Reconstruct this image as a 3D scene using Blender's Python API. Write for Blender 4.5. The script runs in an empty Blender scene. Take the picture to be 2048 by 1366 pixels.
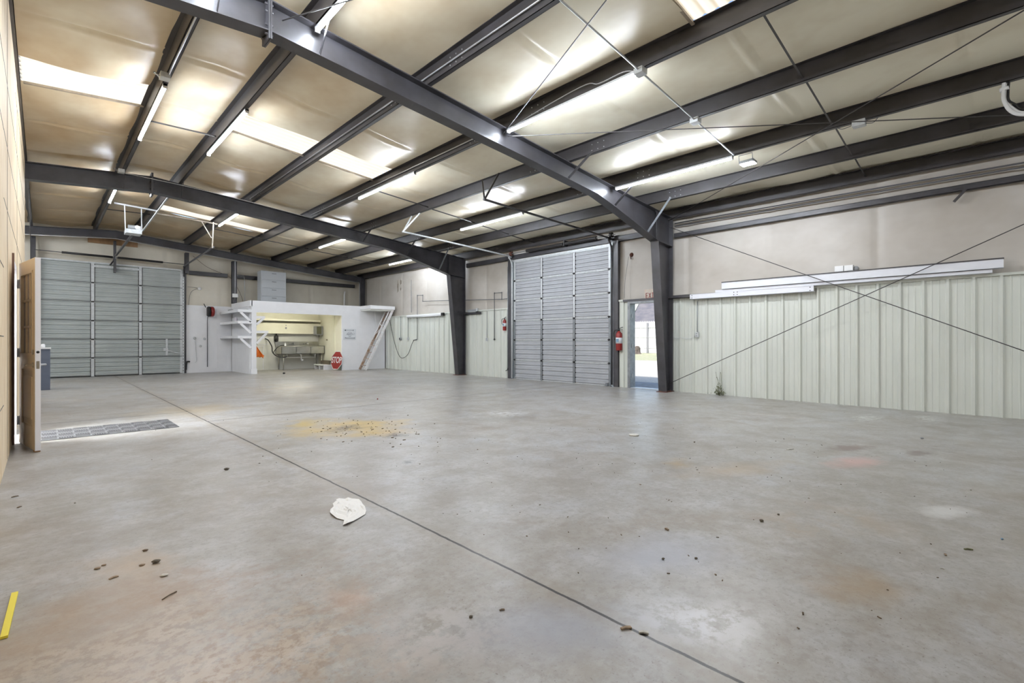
import bpy, bmesh, math, random
from mathutils import Vector, Matrix
random.seed(7)
PI = math.pi
S = bpy.context.scene
COL = S.collection

# ------------------------------------------------------------------ helpers
def link(o):
    COL.objects.link(o); return o

def tag(o, label=None, cat=None, group=None, kind=None):
    if label: o['label'] = label
    if cat: o['category'] = cat
    if group: o['group'] = group
    if kind: o['kind'] = kind
    return o

def empty(name, loc, label=None, cat=None, group=None, kind=None):
    o = link(bpy.data.objects.new(name, None))
    o.empty_display_size = .1
    o.location = loc
    return tag(o, label, cat, group, kind)

class MB:
    """collects shapes in world coordinates, built as ONE mesh object"""
    def __init__(s): s.v = []; s.f = []; s.sm = []
    def add(s, v, f, smooth=False):
        n = len(s.v); s.v += [tuple(p) for p in v]
        for q in f: s.f.append([i + n for i in q]); s.sm.append(smooth)
        return s
    def box(s, a, b):
        x0, x1 = sorted((a[0], b[0])); y0, y1 = sorted((a[1], b[1])); z0, z1 = sorted((a[2], b[2]))
        v = [(x0,y0,z0),(x1,y0,z0),(x1,y1,z0),(x0,y1,z0),(x0,y0,z1),(x1,y0,z1),(x1,y1,z1),(x0,y1,z1)]
        return s.add(v, [(0,3,2,1),(4,5,6,7),(0,1,5,4),(1,2,6,5),(2,3,7,6),(3,0,4,7)])
    def bar(s, a, b, w, h, up=(0,0,1)):
        """box of section w x h running from a to b"""
        a = Vector(a); b = Vector(b); d = (b-a).normalized(); up = Vector(up)
        if abs(d.dot(up)) > .98: up = Vector((1,0,0))
        r = d.cross(up).normalized(); u = r.cross(d)
        v = []
        for p in (a, b):
            for sx, sy in ((-1,-1),(1,-1),(1,1),(-1,1)):
                v.append(p + r*(sx*w/2) + u*(sy*h/2))
        return s.add(v, [(0,1,2,3),(7,6,5,4),(0,4,5,1),(1,5,6,2),(2,6,7,3),(3,7,4,0)])
    def tube(s, pts, r, n=8, smooth_path=0, cap=True):
        P = [Vector(p) for p in pts]
        if smooth_path:
            Q = []
            for i in range(len(P)-1):
                p0 = P[max(i-1,0)]; p1 = P[i]; p2 = P[i+1]; p3 = P[min(i+2,len(P)-1)]
                for k in range(smooth_path):
                    t = k/smooth_path
                    Q.append(.5*((2*p1)+(p2-p0)*t+(2*p0-5*p1+4*p2-p3)*t*t+(3*p1-p0-3*p2+p3)*t**3))
            Q.append(P[-1]); P = Q
        v = []; f = []; nrm = None
        for i, p in enumerate(P):
            d = (P[min(i+1,len(P)-1)] - P[max(i-1,0)]).normalized()
            if nrm is None:
                nrm = d.cross(Vector((0,0,1)) if abs(d.z) < .9 else Vector((1,0,0))).normalized()
            else:
                nrm = (nrm - d*nrm.dot(d))
                nrm = nrm.normalized() if nrm.length > 1e-6 else d.orthogonal().normalized()
            bn = d.cross(nrm)
            rr = r[i] if isinstance(r, (list, tuple)) else r
            for k in range(n):
                a = 2*PI*k/n
                v.append(p + nrm*math.cos(a)*rr + bn*math.sin(a)*rr)
        m = len(P)
        for i in range(m-1):
            for k in range(n):
                f.append((i*n+k, i*n+(k+1)%n, (i+1)*n+(k+1)%n, (i+1)*n+k))
        s.add(v, f, True)
        if cap:
            s.add(v[:n], [tuple(range(n))][::1]); s.add(v[-n:], [tuple(range(n))])
        return s
    def lathe(s, c, prof, n=20, axis=(0,0,1), smooth=True):
        """prof = [(r, h)...] along axis from point c"""
        ax = Vector(axis).normalized(); c = Vector(c)
        e = ax.orthogonal().normalized(); g = ax.cross(e); v = []; f = []
        for r, h in prof:
            for k in range(n):
                a = 2*PI*k/n
                v.append(c + ax*h + e*math.cos(a)*r + g*math.sin(a)*r)
        for i in range(len(prof)-1):
            for k in range(n):
                f.append((i*n+k, i*n+(k+1)%n, (i+1)*n+(k+1)%n, (i+1)*n+k))
        s.add(v, f, smooth)
        if prof[0][0] > 1e-5: s.add(v[:n], [tuple(range(n))[::-1]])
        if prof[-1][0] > 1e-5: s.add(v[-n:], [tuple(range(n))])
        return s
    def poly(s, pts, d):
        """flat polygon extruded by vector d"""
        P = [Vector(p) for p in pts]; d = Vector(d); n = len(P)
        v = P + [p + d for p in P]
        f = [tuple(range(n))[::-1], tuple(range(n, 2*n))]
        for i in range(n): j = (i+1) % n; f.append((i, j, n+j, n+i))
        return s.add(v, f)
    def strip(s, prof, a, b):
        """open profile (list of vec offsets) swept from a to b"""
        a = Vector(a); b = Vector(b); n = len(prof)
        v = [a + Vector(p) for p in prof] + [b + Vector(p) for p in prof]
        return s.add(v, [(i, i+1, n+i+1, n+i) for i in range(n-1)])
    def build(s, name, mat, parent=None, bevel=0, shade=None):
        me = bpy.data.meshes.new(name)
        loc = Vector(parent_loc(parent)) if parent else None
        if parent is None:
            xs = [p[0] for p in s.v]; ys = [p[1] for p in s.v]; zs = [p[2] for p in s.v]
            loc = Vector(((min(xs)+max(xs))/2, (min(ys)+max(ys))/2, min(zs)))
        me.from_pydata([tuple(Vector(p) - loc) for p in s.v], [], s.f)
        for p, sm in zip(me.polygons, s.sm): p.use_smooth = sm
        bm = bmesh.new(); bm.from_mesh(me)
        bmesh.ops.remove_doubles(bm, verts=bm.verts, dist=1e-5)
        bmesh.ops.recalc_face_normals(bm, faces=bm.faces)
        bm.to_mesh(me); bm.free()
        me.materials.append(mat)
        o = link(bpy.data.objects.new(name, me))
        if parent: o.parent = parent
        else: o.location = loc
        if bevel:
            md = o.modifiers.new('bev', 'BEVEL'); md.width = bevel; md.segments = 2; md.limit_method = 'ANGLE'
        return o

def parent_loc(p):
    l = Vector((0,0,0))
    while p is not None:
        l = l + p.location; p = p.parent
    return l

def copy_tree(o, parent=None, label=None):
    c = o.copy(); link(c); c.parent = parent
    if label: c['label'] = label
    for ch in o.children: copy_tree(ch, c)
    return c

# ------------------------------------------------------------------ materials
def nt(m): return m.node_tree.nodes, m.node_tree.links

def mat(name, col, rough=.6, metal=0, var=0, vscale=6, col2=None, bump=0, bscale=40, spec=.5, coord='Object', stretch=None, emit=None, estr=0, alpha=None):
    m = bpy.data.materials.new(name); m.use_nodes = True
    N, L = nt(m); b = N['Principled BSDF']
    b.inputs['Base Color'].default_value = (*col, 1)
    b.inputs['Roughness'].default_value = rough
    b.inputs['Metallic'].default_value = metal
    b.inputs['Specular IOR Level'].default_value = spec
    if emit:
        b.inputs['Emission Color'].default_value = (*emit, 1); b.inputs['Emission Strength'].default_value = estr
    if var or bump or col2:
        tc = N.new('ShaderNodeTexCoord'); mp = N.new('ShaderNodeMapping')
        L.new(tc.outputs[coord], mp.inputs[0])
        if stretch: mp.inputs['Scale'].default_value = stretch
    if col2 or var:
        nz = N.new('ShaderNodeTexNoise'); nz.inputs['Scale'].default_value = vscale
        nz.inputs['Detail'].default_value = 3; nz.inputs['Roughness'].default_value = .6
        L.new(mp.outputs[0], nz.inputs['Vector'])
        rp = N.new('ShaderNodeValToRGB')
        rp.color_ramp.elements[0].position = .35; rp.color_ramp.elements[1].position = .68
        c2 = col2 or tuple(max(0, c*(1-var)) for c in col)
        rp.color_ramp.elements[0].color = (*c2, 1); rp.color_ramp.elements[1].color = (*col, 1)
        L.new(nz.outputs['Fac'], rp.inputs[0]); L.new(rp.outputs[0], b.inputs['Base Color'])
    if bump:
        n2 = N.new('ShaderNodeTexNoise'); n2.inputs['Scale'].default_value = bscale; n2.inputs['Detail'].default_value = 5
        L.new(mp.outputs[0], n2.inputs['Vector'])
        bp = N.new('ShaderNodeBump'); bp.inputs['Strength'].default_value = bump; bp.inputs['Distance'].default_value = .01
        L.new(n2.outputs['Fac'], bp.inputs['Height']); L.new(bp.outputs[0], b.inputs['Normal'])
    return m

M = {}
M['steel'] = mat('primer_steel', (.070,.068,.078), .38, 0, col2=(.045,.042,.045), vscale=2.5, spec=.6)
M['purlin'] = mat('purlin_primer', (.058,.054,.060), .36, 0, col2=(.040,.036,.036), vscale=2, spec=.6)
M['galv'] = mat('galvanised_steel', (.66,.68,.69), .4, .2, col2=(.54,.56,.57), vscale=14)
M['doorpanel'] = mat('overhead_door_steel', (.46,.47,.50), .42, .05, col2=(.40,.41,.435), vscale=1.5)
M['doorpanel2'] = mat('grey_door_steel', (.45,.48,.47), .48, .0, col2=(.39,.42,.41), vscale=1.5)
M['rail'] = mat('track_steel', (.30,.32,.34), .4, .5, var=.3, vscale=9)
M['wainscot'] = mat('painted_wall_sheet', (.68,.70,.64), .45, 0, col2=(.63,.65,.59), vscale=2.5, stretch=(1,1,.35))
M['white'] = mat('white_paint', (.90,.90,.92), .5, 0, col2=(.86,.86,.88), vscale=3)
M['whitemetal'] = mat('white_channel_metal', (.80,.81,.86), .35, 0, var=.05, vscale=4)
M['yellowpaint'] = mat('cream_paint', (.88,.86,.71), .55, 0, col2=(.85,.82,.67), vscale=3)
M['greypaint'] = mat('old_grey_paint', (.80,.80,.75), .6, 0, var=.07, vscale=3)
M['conduit'] = mat('conduit_metal', (.52,.53,.55), .32, .7)
M['darkpipe'] = mat('dark_pipe', (.13,.13,.14), .45, .2)
M['black'] = mat('black_rubber', (.018,.018,.018), .55)
M['blackmetal'] = mat('black_metal', (.03,.028,.028), .4, .3)
M['rod'] = mat('rod_steel', (.07,.065,.065), .5, .3)
M['red'] = mat('red_enamel', (.29,.028,.026), .35)
M['redrust'] = mat('rust_red', (.17,.07,.05), .8, var=.4, vscale=20)
M['wlabel'] = mat('white_label', (.75,.77,.80), .5)
M['blue'] = mat('blue_label', (.18,.30,.42), .5)
M['orange'] = mat('orange_cloth', (.85,.20,.02), .7, var=.25, vscale=8)
M['stain'] = mat('stainless_steel', (.55,.55,.52), .28, .85, col2=(.42,.41,.36), vscale=3)
M['cab'] = mat('grey_file_cabinet', (.58,.61,.65), .45, 0)
M['cabinetblue'] = mat('slate_cabinet', (.12,.14,.19), .5)
M['doorwood'] = mat('cream_door_paint', (.82,.66,.47), .45, col2=(.78,.62,.43), vscale=2)
M['dooredge'] = mat('white_door_edge', (.78,.76,.78), .45)
M['brass'] = mat('aged_nickel', (.42,.36,.28), .28, .9)
M['wood'] = mat('raw_wood', (.42,.25,.13), .7, col2=(.28,.16,.08), vscale=6, stretch=(1,1,.2))
M['ladderpaint'] = mat('chipped_white_paint', (.80,.80,.82), .6, col2=(.66,.62,.60), vscale=9)
M['ladderwood'] = mat('old_ladder_wood', (.50,.44,.41), .7, col2=(.30,.17,.09), vscale=7)
M['mat'] = None
M['paper'] = mat('paper_towel', (.82,.81,.79), .8)
M['yellowtape'] = mat('yellow_plastic', (.80,.66,.06), .5)
M['stone'] = mat('pebble', (.20,.17,.13), .85, var=.5, vscale=60)
M['chip'] = mat('wood_chip', (.36,.26,.17), .8, var=.4, vscale=60)
M['leaf'] = mat('dry_leaf', (.20,.14,.09), .8, var=.5, vscale=60)
M['palechip'] = mat('pale_flake', (.62,.60,.55), .8, var=.2, vscale=40)
M['weed'] = mat('dry_weed', (.16,.17,.08), .8, var=.5, vscale=50)
M['tan'] = mat('tan_angle', (.42,.36,.29), .5, .2, var=.3, vscale=6)
M['ply'] = None
M['plastic'] = mat('white_plastic', (.86,.86,.86), .4)
M['greyplastic'] = mat('grey_plastic', (.30,.31,.32), .5)
M['tubeoff'] = mat('unlit_tube', (.72,.73,.74), .25)
M['glass'] = mat('door_glass', (.66,.62,.68), .12)
M['gravel'] = mat('pale_gravel', (.62,.58,.52), .95, col2=(.45,.42,.36), vscale=14, bump=.5, bscale=80)
M['asphalt'] = mat('apron_concrete', (.34,.35,.37), .9, col2=(.25,.24,.23), vscale=5, bump=.2)
M['grass'] = mat('lawn', (.30,.34,.18), .95, col2=(.44,.41,.30), vscale=5, bump=.6, bscale=120)
M['fence'] = mat('white_fence_paint', (.80,.80,.80), .6, var=.08, vscale=6)
M['fencepost'] = mat('grey_post', (.25,.25,.26), .7)
M['shingle'] = mat('roof_shingle', (.11,.11,.13), .9, col2=(.17,.16,.17), vscale=1.2, stretch=(1,1,3))
M['bark'] = mat('stump_bark', (.17,.14,.12), .95, var=.5, vscale=18, bump=.8)
M['foliage'] = mat('tree_leaves', (.10,.20,.05), .8, col2=(.20,.33,.10), vscale=30)
M['led'] = mat('led_diffuser', (.9,.9,.9), .5, emit=(.83,.90,1.0), estr=155)
M['flood'] = mat('led_flood_lens', (.9,.9,.9), .5, emit=(.96,.97,1.0), estr=420)
M['warmled'] = mat('warm_tube', (.9,.9,.9), .5, emit=(1.0,.96,.80), estr=120)

def ply_mat():
    m = bpy.data.materials.new('plywood'); m.use_nodes = True
    N, L = nt(m); b = N['Principled BSDF']; b.inputs['Roughness'].default_value = .62
    tc = N.new('ShaderNodeTexCoord'); mp = N.new('ShaderNodeMapping'); L.new(tc.outputs['Object'], mp.inputs[0])
    mp.inputs['Scale'].default_value = (1, 2.6, .7)
    nz = N.new('ShaderNodeTexNoise'); nz.inputs['Scale'].default_value = 2.4; nz.inputs['Detail'].default_value = 8
    nz.inputs['Distortion'].default_value = 1.2
    L.new(mp.outputs[0], nz.inputs[0])
    rp = N.new('ShaderNodeValToRGB'); e = rp.color_ramp.elements
    e[0].position = .3; e[0].color = (.66,.49,.30,1); e[1].position = .7; e[1].color = (.84,.70,.50,1)
    L.new(nz.outputs['Fac'], rp.inputs[0]); L.new(rp.outputs[0], b.inputs['Base Color'])
    return m
M['ply'] = ply_mat()

def vinyl_mat(name, warm, pale, axis_x=True, rough=.34):
    """white vinyl faced insulation blanket, yellowed with age"""
    m = bpy.data.materials.new(name); m.use_nodes = True
    N, L = nt(m); b = N['Principled BSDF']; b.inputs['Roughness'].default_value = rough
    b.inputs['Specular IOR Level'].default_value = .55
    tc = N.new('ShaderNodeTexCoord')
    nz = N.new('ShaderNodeTexNoise'); nz.inputs['Scale'].default_value = .9; nz.inputs['Detail'].default_value = 4; nz.inputs['Roughness'].default_value = .62
    mp = N.new('ShaderNodeMapping'); mp.inputs['Scale'].default_value = (1,.7,1)
    L.new(tc.outputs['Object'], mp.inputs[0]); L.new(mp.outputs[0], nz.inputs[0])
    rp = N.new('ShaderNodeValToRGB'); e = rp.color_ramp.elements
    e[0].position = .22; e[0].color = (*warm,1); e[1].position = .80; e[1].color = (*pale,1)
    fac = nz.outputs['Fac']
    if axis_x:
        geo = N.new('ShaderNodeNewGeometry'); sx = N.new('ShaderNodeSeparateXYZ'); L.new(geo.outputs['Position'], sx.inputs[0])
        # yellower away from the near right bay; brightness there is put into the colour
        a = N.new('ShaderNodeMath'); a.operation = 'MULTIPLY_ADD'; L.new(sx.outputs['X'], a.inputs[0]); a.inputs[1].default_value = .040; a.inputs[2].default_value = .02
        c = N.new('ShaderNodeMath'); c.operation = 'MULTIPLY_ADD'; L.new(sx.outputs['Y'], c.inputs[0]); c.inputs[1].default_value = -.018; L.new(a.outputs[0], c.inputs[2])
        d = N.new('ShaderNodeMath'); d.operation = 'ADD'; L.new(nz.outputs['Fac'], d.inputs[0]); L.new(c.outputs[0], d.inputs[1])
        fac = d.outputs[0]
    L.new(fac, rp.inputs[0]); L.new(rp.outputs[0], b.inputs['Base Color'])
    n2 = N.new('ShaderNodeTexNoise'); n2.inputs['Scale'].default_value = 2.2; n2.inputs['Detail'].default_value = 2.5
    L.new(tc.outputs['Object'], n2.inputs[0])
    bp = N.new('ShaderNodeBump'); bp.inputs['Strength'].default_value = .16; bp.inputs['Distance'].default_value = .03
    L.new(n2.outputs['Fac'], bp.inputs['Height']); L.new(bp.outputs[0], b.inputs['Normal'])
    return m
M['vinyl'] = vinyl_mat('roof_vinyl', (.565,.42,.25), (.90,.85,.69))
M['wallvinyl'] = vinyl_mat('wall_vinyl', (.40,.355,.30), (.63,.60,.555), False, .45)
M['backvinyl'] = vinyl_mat('end_wall_vinyl', (.62,.56,.46), (.80,.76,.66), False, .5)

def skylight_mat():
    m = bpy.data.materials.new('fibreglass_skylight'); m.use_nodes = True
    N, L = nt(m); N.remove(N['Principled BSDF']); out = N['Material Output']
    t = N.new('ShaderNodeBsdfTranslucent'); t.inputs[0].default_value = (.72,.62,.45,1)
    d = N.new('ShaderNodeBsdfDiffuse'); d.inputs[0].default_value = (.75,.66,.5,1)
    tc = N.new('ShaderNodeNewGeometry'); wv = N.new('ShaderNodeTexWave'); wv.bands_direction = 'Y'; wv.inputs['Scale'].default_value = 2.3; wv.inputs['Distortion'].default_value = .6
    L.new(tc.outputs['Position'], wv.inputs['Vector'])
    rp = N.new('ShaderNodeValToRGB'); rp.color_ramp.elements[0].color = (.46,.38,.26,1); rp.color_ramp.elements[1].color = (.76,.67,.51,1); rp.color_ramp.elements[1].position = .45
    L.new(wv.outputs['Fac'], rp.inputs[0]); L.new(rp.outputs[0], t.inputs[0])
    mx = N.new('ShaderNodeMixShader'); mx.inputs[0].default_value = .08
    L.new(t.outputs[0], mx.inputs[1]); L.new(d.outputs[0], mx.inputs[2]); L.new(mx.outputs[0], out.inputs[0])
    return m
M['skylight'] = skylight_mat()

def floor_mat():
    m = bpy.data.materials.new('sealed_concrete'); m.use_nodes = True
    N, L = nt(m); b = N['Principled BSDF']
    b.inputs['Specular IOR Level'].default_value = .5
    tc = N.new('ShaderNodeNewGeometry'); pos = tc.outputs['Position']
    def noise(scale, detail=6, rough=.6, off=(0,0,0), vec=None, dist=0, st=(1,1,1)):
        mp = N.new('ShaderNodeMapping'); mp.inputs['Location'].default_value = off; mp.inputs['Scale'].default_value = st
        L.new(vec or pos, mp.inputs[0])
        n = N.new('ShaderNodeTexNoise'); n.inputs['Scale'].default_value = scale; n.inputs['Detail'].default_value = detail
        n.inputs['Roughness'].default_value = rough; n.inputs['Distortion'].default_value = dist
        L.new(mp.outputs[0], n.inputs[0]); return n
    def ramp(src, p0, p1, c0=(0,0,0,1), c1=(1,1,1,1)):
        r = N.new('ShaderNodeValToRGB'); r.color_ramp.elements[0].position = p0; r.color_ramp.elements[1].position = p1
        r.color_ramp.elements[0].color = c0; r.color_ramp.elements[1].color = c1
        L.new(src, r.inputs[0]); return r.outputs[0]
    def mix(a, fac, c, mode='MIX'):
        x = N.new('ShaderNodeMix'); x.data_type = 'RGBA'; x.blend_type = mode
        if isinstance(fac, float): x.inputs[0].default_value = fac
        else: L.new(fac, x.inputs[0])
        L.new(a, x.inputs[6])
        if isinstance(c, tuple): x.inputs[7].default_value = (*c, 1)
        else: L.new(c, x.inputs[7])
        return x.outputs[2]
    def math_(op, a, b_=None, c_=None):
        x = N.new('ShaderNodeMath'); x.operation = op
        for i, q in enumerate((a, b_, c_)):
            if q is None: continue
            if isinstance(q, (int, float)): x.inputs[i].default_value = q
            else: L.new(q, x.inputs[i])
        return x.outputs[0]
    big = noise(.32, 4, .65, (3,1,0)); med = noise(1.5, 6, .68, (0,5,0), dist=.4); fine = noise(22, 3.5, .7)
    base = ramp(big.outputs['Fac'], .36, .66, (.315,.29,.25,1), (.37,.365,.355,1))
    base = mix(base, ramp(med.outputs['Fac'], .50, .72), (.42,.43,.45))
    base = mix(base, ramp(noise(.9, 6, .7, (9,2,0), dist=.8).outputs['Fac'], .54, .76), (.275,.225,.175))
    base = mix(base, math_('MULTIPLY', ramp(noise(4, 7, .72, (3,8,0)).outputs['Fac'], .43, .68), .75), (.455,.45,.445))
    base = mix(base, math_('MULTIPLY', ramp(noise(2.6, 7, .74, (13,8,0)).outputs['Fac'], .46, .70), .75), (.25,.215,.175))
    base = mix(base, math_('MULTIPLY', ramp(fine.outputs['Fac'], .50, .62), .45), (.26,.235,.205))
    base = mix(base, math_('MULTIPLY', ramp(noise(60, 4, .7, (2,2,0)).outputs['Fac'], .60, .68), .65), (.14,.115,.09))
    sep = N.new('ShaderNodeSeparateXYZ'); L.new(pos, sep.inputs[0]); X = sep.outputs['X']; Y = sep.outputs['Y']
    wob = noise(2.3, 5, .6, (7,7,0)); wob2 = noise(2.3, 5, .6, (17,3,0))
    cache = {}
    def blob(cx, cy, rx, ry, ang, col, strg, edge=.5, wamp=1.0, nscale=3.5, brk=0, thr=.5):
        global _k
        key = 2 if nscale < 2.6 else (4 if nscale < 4.5 else 7)
        if key not in cache:
            n = noise({2: 2.0, 4: 3.6, 7: 7.0}[key], 4, .65, (key*3+1, key*2+5, 0))
            cache[key] = math_('MULTIPLY_ADD', n.outputs['Fac'], 2.0, -1.0)
        mp = N.new('ShaderNodeMapping'); mp.vector_type = 'TEXTURE'
        mp.inputs['Location'].default_value = (cx, cy, 0); mp.inputs['Rotation'].default_value = (0, 0, ang); mp.inputs['Scale'].default_value = (rx, ry, 1)
        L.new(pos, mp.inputs[0]); ln = N.new('ShaderNodeVectorMath'); ln.operation = 'LENGTH'; L.new(mp.outputs[0], ln.inputs[0])
        r = math_('ADD', ln.outputs['Value'], cache[key])
        mr = N.new('ShaderNodeMapRange'); mr.inputs['From Min'].default_value = 1-edge; mr.inputs['From Max'].default_value = 1.0
        mr.inputs['To Min'].default_value = strg; mr.inputs['To Max'].default_value = 0; L.new(r, mr.inputs['Value']); mk = mr.outputs[0]
        if brk:
            kb = ('b', 2.5 if brk < 5 else (10 if brk < 13 else 20))
            if kb not in cache: cache[kb] = noise(kb[1], 4, .72, (kb[1],3,1))
            kt = kb + (round(thr, 1),)
            if kt not in cache: cache[kt] = ramp(cache[kb].outputs['Fac'], thr-.05, thr+.06)
            mk = math_('MULTIPLY', mk, cache[kt])
        return mk, col
    blobs = [
      (2.95,6.25,.80,.95,.7,(0.482,0.353,0.138),0.94,.9,.75,1.8,0,.5),
      (3.15,5.5,.35,.28,0,(0.430,0.292,0.112),0.75,.9,.7,3,0,.5),
      (1.8,9.6,.9,1.0,0,(0.482,0.387,0.232),0.56,1,1,1.3,0,.5),
      (4.5,1.75,.75,.25,-.4,(0.430,0.327,0.206),0.56,1,1,2.5,0,.5),
      (4.35,2.2,.25,.15,.2,(0.396,0.275,0.129),0.75,1,.8,4,0,.5),
      (6.35,1.22,.33,.16,-.5,(0.215,0.163,0.146),0.94,.6,.9,5,0,.5),
      (6.55,.66,.22,.12,-.5,(0.215,0.172,0.155),0.88,.6,.9,5,0,.5),
      (2.76,.5,.32,.22,-.4,(0.327,0.232,0.138),0.69,1,.9,3,0,.5),
      (.25,2.35,.62,1.1,0,(0.344,0.241,0.155),0.78,1,.7,2.2,0,.5),
      (.33,3.2,.22,.3,0,(0.430,0.327,0.224),0.75,1,.8,4,0,.5),
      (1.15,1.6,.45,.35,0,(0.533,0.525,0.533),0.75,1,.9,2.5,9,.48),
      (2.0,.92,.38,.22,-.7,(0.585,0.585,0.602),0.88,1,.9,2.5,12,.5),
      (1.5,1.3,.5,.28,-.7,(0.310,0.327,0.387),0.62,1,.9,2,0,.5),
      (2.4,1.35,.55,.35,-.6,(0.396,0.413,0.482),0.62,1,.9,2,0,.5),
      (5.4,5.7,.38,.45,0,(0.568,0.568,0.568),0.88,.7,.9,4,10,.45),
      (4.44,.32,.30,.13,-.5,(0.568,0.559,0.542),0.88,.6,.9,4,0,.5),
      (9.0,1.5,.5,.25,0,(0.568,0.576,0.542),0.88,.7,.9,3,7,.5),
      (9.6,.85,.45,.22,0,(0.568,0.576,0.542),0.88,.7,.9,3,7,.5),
      (2.52,4.05,.09,.09,0,(0.172,0.172,0.172),0.88,.5,.8,14,18,.48),
      (6.1,14,.9,1.3,0,(0.232,0.232,0.241),0.62,.9,1,1.2,3,.5),
      (7.2,12.2,.6,.9,0,(0.232,0.232,0.241),0.62,.9,1,1.4,3,.5),
      (1.85,3.6,.3,.4,0,(0.292,0.258,0.224),0.56,1,.9,3,0,.5),
      (1.0,2.1,.14,.2,0,(0.430,0.275,0.189),0.62,1,.9,6,0,.5),
    ]
    blobs += [
      (2.90,6.20,.42,.26,.5,(.09,.065,.04),1.0,.9,.8,5,16,.44),
      (3.13,5.32,.24,.17,0,(.05,.03,.015),1.0,.9,.9,7,20,.42),
      (3.0,6.0,.9,.8,.6,(.50,.36,.12),.8,1,.9,2.2,3.5,.46),
      (2.7,6.95,.45,.6,0,(.46,.34,.10),.8,1,.8,2.4,4,.45),
      (.5,1.9,.9,1.2,0,(.30,.20,.12),.75,1,1,2,7,.5),
      (.3,2.0,.8,.8,0,(.55,.47,.38),.6,1,1,3,20,.5),
      (3.6,.9,.8,.5,-.6,(.36,.28,.20),.5,1,1,2,4,.48),
      (5.6,1.05,.45,.22,-.4,(.58,.34,.31),.7,1,.9,3,0,.5),
      (4.5,12.5,1.6,2.0,0,(.46,.36,.22),.35,1,1.2,.9,2,.5)]
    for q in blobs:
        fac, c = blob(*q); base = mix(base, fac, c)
    # joints cut in the slab, slightly wandering
    def joint(coord, c, w, n, amp, lim=None):
        d = math_('ABSOLUTE', math_('ADD', math_('SUBTRACT', coord, c), math_('MULTIPLY', math_('SUBTRACT', n.outputs['Fac'], .5), amp)))
        g = ramp(math_('MULTIPLY', d, 1/w), .6, 1.0, (1,1,1,1), (0,0,0,1))
        if lim is not None: g = math_('MULTIPLY', g, lim)
        return g
    j1 = joint(X, 1.715, .010, noise(5, 6, .7, (1,1,0)), .022)
    j2 = joint(Y, 8.13, .016, noise(5, 6, .7, (4,1,0)), .02, math_('GREATER_THAN', X, 1.71))
    j3 = joint(Y, 9.47, .016, noise(5, 6, .7, (4,9,0)), .02, math_('LESS_THAN', X, 1.71))
    crk = math_('MAXIMUM', j1, math_('MAXIMUM', j2, j3))
    soft = joint(X, 1.715, .09, wob, .08)
    base = mix(base, math_('MULTIPLY', soft, .28), (.30,.25,.19))
    base = mix(base, math_('MULTIPLY', crk, 1.0), (.02,.016,.013))
    L.new(base, b.inputs['Base Color'])
    rr = ramp(noise(.8, 4, .65, (5,5,5)).outputs['Fac'], .38, .66, (.31,.31,.31,1), (.45,.45,.45,1))
    L.new(rr, b.inputs['Roughness'])
    h = math_('MULTIPLY', fine.outputs['Fac'], .25)
    bp = N.new('ShaderNodeBump'); bp.inputs['Strength'].default_value = .25; bp.inputs['Distance'].default_value = .012
    L.new(h, bp.inputs['Height']); L.new(bp.outputs[0], b.inputs['Normal'])
    return m
M['floor'] = floor_mat()

def mat_mat():
    m = bpy.data.materials.new('ribbed_mat'); m.use_nodes = True
    N, L = nt(m); b = N['Principled BSDF']; b.inputs['Roughness'].default_value = .5
    tc = N.new('ShaderNodeTexCoord')
    ck = N.new('ShaderNodeTexChecker'); ck.inputs['Scale'].default_value = 1
    mp = N.new('ShaderNodeMapping'); mp.inputs['Scale'].default_value = (6.5, 6.5, 0); L.new(tc.outputs['Object'], mp.inputs[0]); L.new(mp.outputs[0], ck.inputs[0])
    ck.inputs[1].default_value = (.16,.16,.165,1); ck.inputs[2].default_value = (.09,.09,.095,1)
    L.new(ck.outputs[0], b.inputs['Base Color'])
    return m
M['mat'] = mat_mat()

# ------------------------------------------------------------------ setting-out
XR = 10.53          # face of the right wall sheeting
YB = 21.0           # back wall
RX = 1.72           # ridge
RZ = 4.78           # top of rafters at the ridge
SL = .087
def rz(x): return RZ - SL*abs(x-RX)          # top of rafter web = underside of purlins
PX = [-.28, 1.18, 2.2, 3.7, 5.2, 6.68, 8.13, 9.37]
FR = [-2.13, 5.53, 13.19]
EAVE = 10.42
YF = -6.0
PD = .22

# ------------------------------------------------------------------ floor
bm = MB(); bm.box((-4.3, YF, -.15), (10.75, YB+.2, 0))
tag(bm.build('floor', M['floor']), 'stained grey concrete slab with sawn joints', None, None, 'structure')

# ------------------------------------------------------------------ ceiling blanket
SKY = [(2.2,3.7,8.84,9.68),(3.7,5.2,8.84,9.68),(-.28,1.18,8.84,9.68),(2.2,3.7,16.36,16.95),(3.7,5.2,16.36,16.95),(3.7,5.2,1.45,2.43)]
def ceil_cell(b, x0, x1, y0, y1):
    nx = 12; ny = max(2, int((y1-y0)/.045)); v = []; f = []
    for j in range(ny+1):
        y = y0 + (y1-y0)*j/ny
        for i in range(nx+1):
            t = i/nx; x = x0 + (x1-x0)*t
            z = rz(x) + PD + .004
            sag = math.sin(PI*t)
            # lap seam every 1.83 m plus random billows
            k = (y - .35) / 1.83; s_ = k - math.floor(k)
            tuck = math.exp(-((min(s_, 1-s_)*1.83)/.035)**2)
            bill = .5+.5*math.sin(2*PI*k*1.0+PI/2*3+x*.7)
            z -= sag*(.012 + .045*bill) + (.045*tuck - .02*math.exp(-((min(s_, 1-s_)*1.83-.09)/.04)**2))*sag*(1 if (int(math.floor(k+.5)) % 2) else -.6)
            z -= .012*math.sin(y*2.1+x*3.3)*sag
            v.append((x, y, z))
    for j in range(ny):
        for i in range(nx):
            a = j*(nx+1)+i
            f.append((a, a+1, a+nx+2, a+nx+1))
    b.add(v, f, True)
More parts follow.
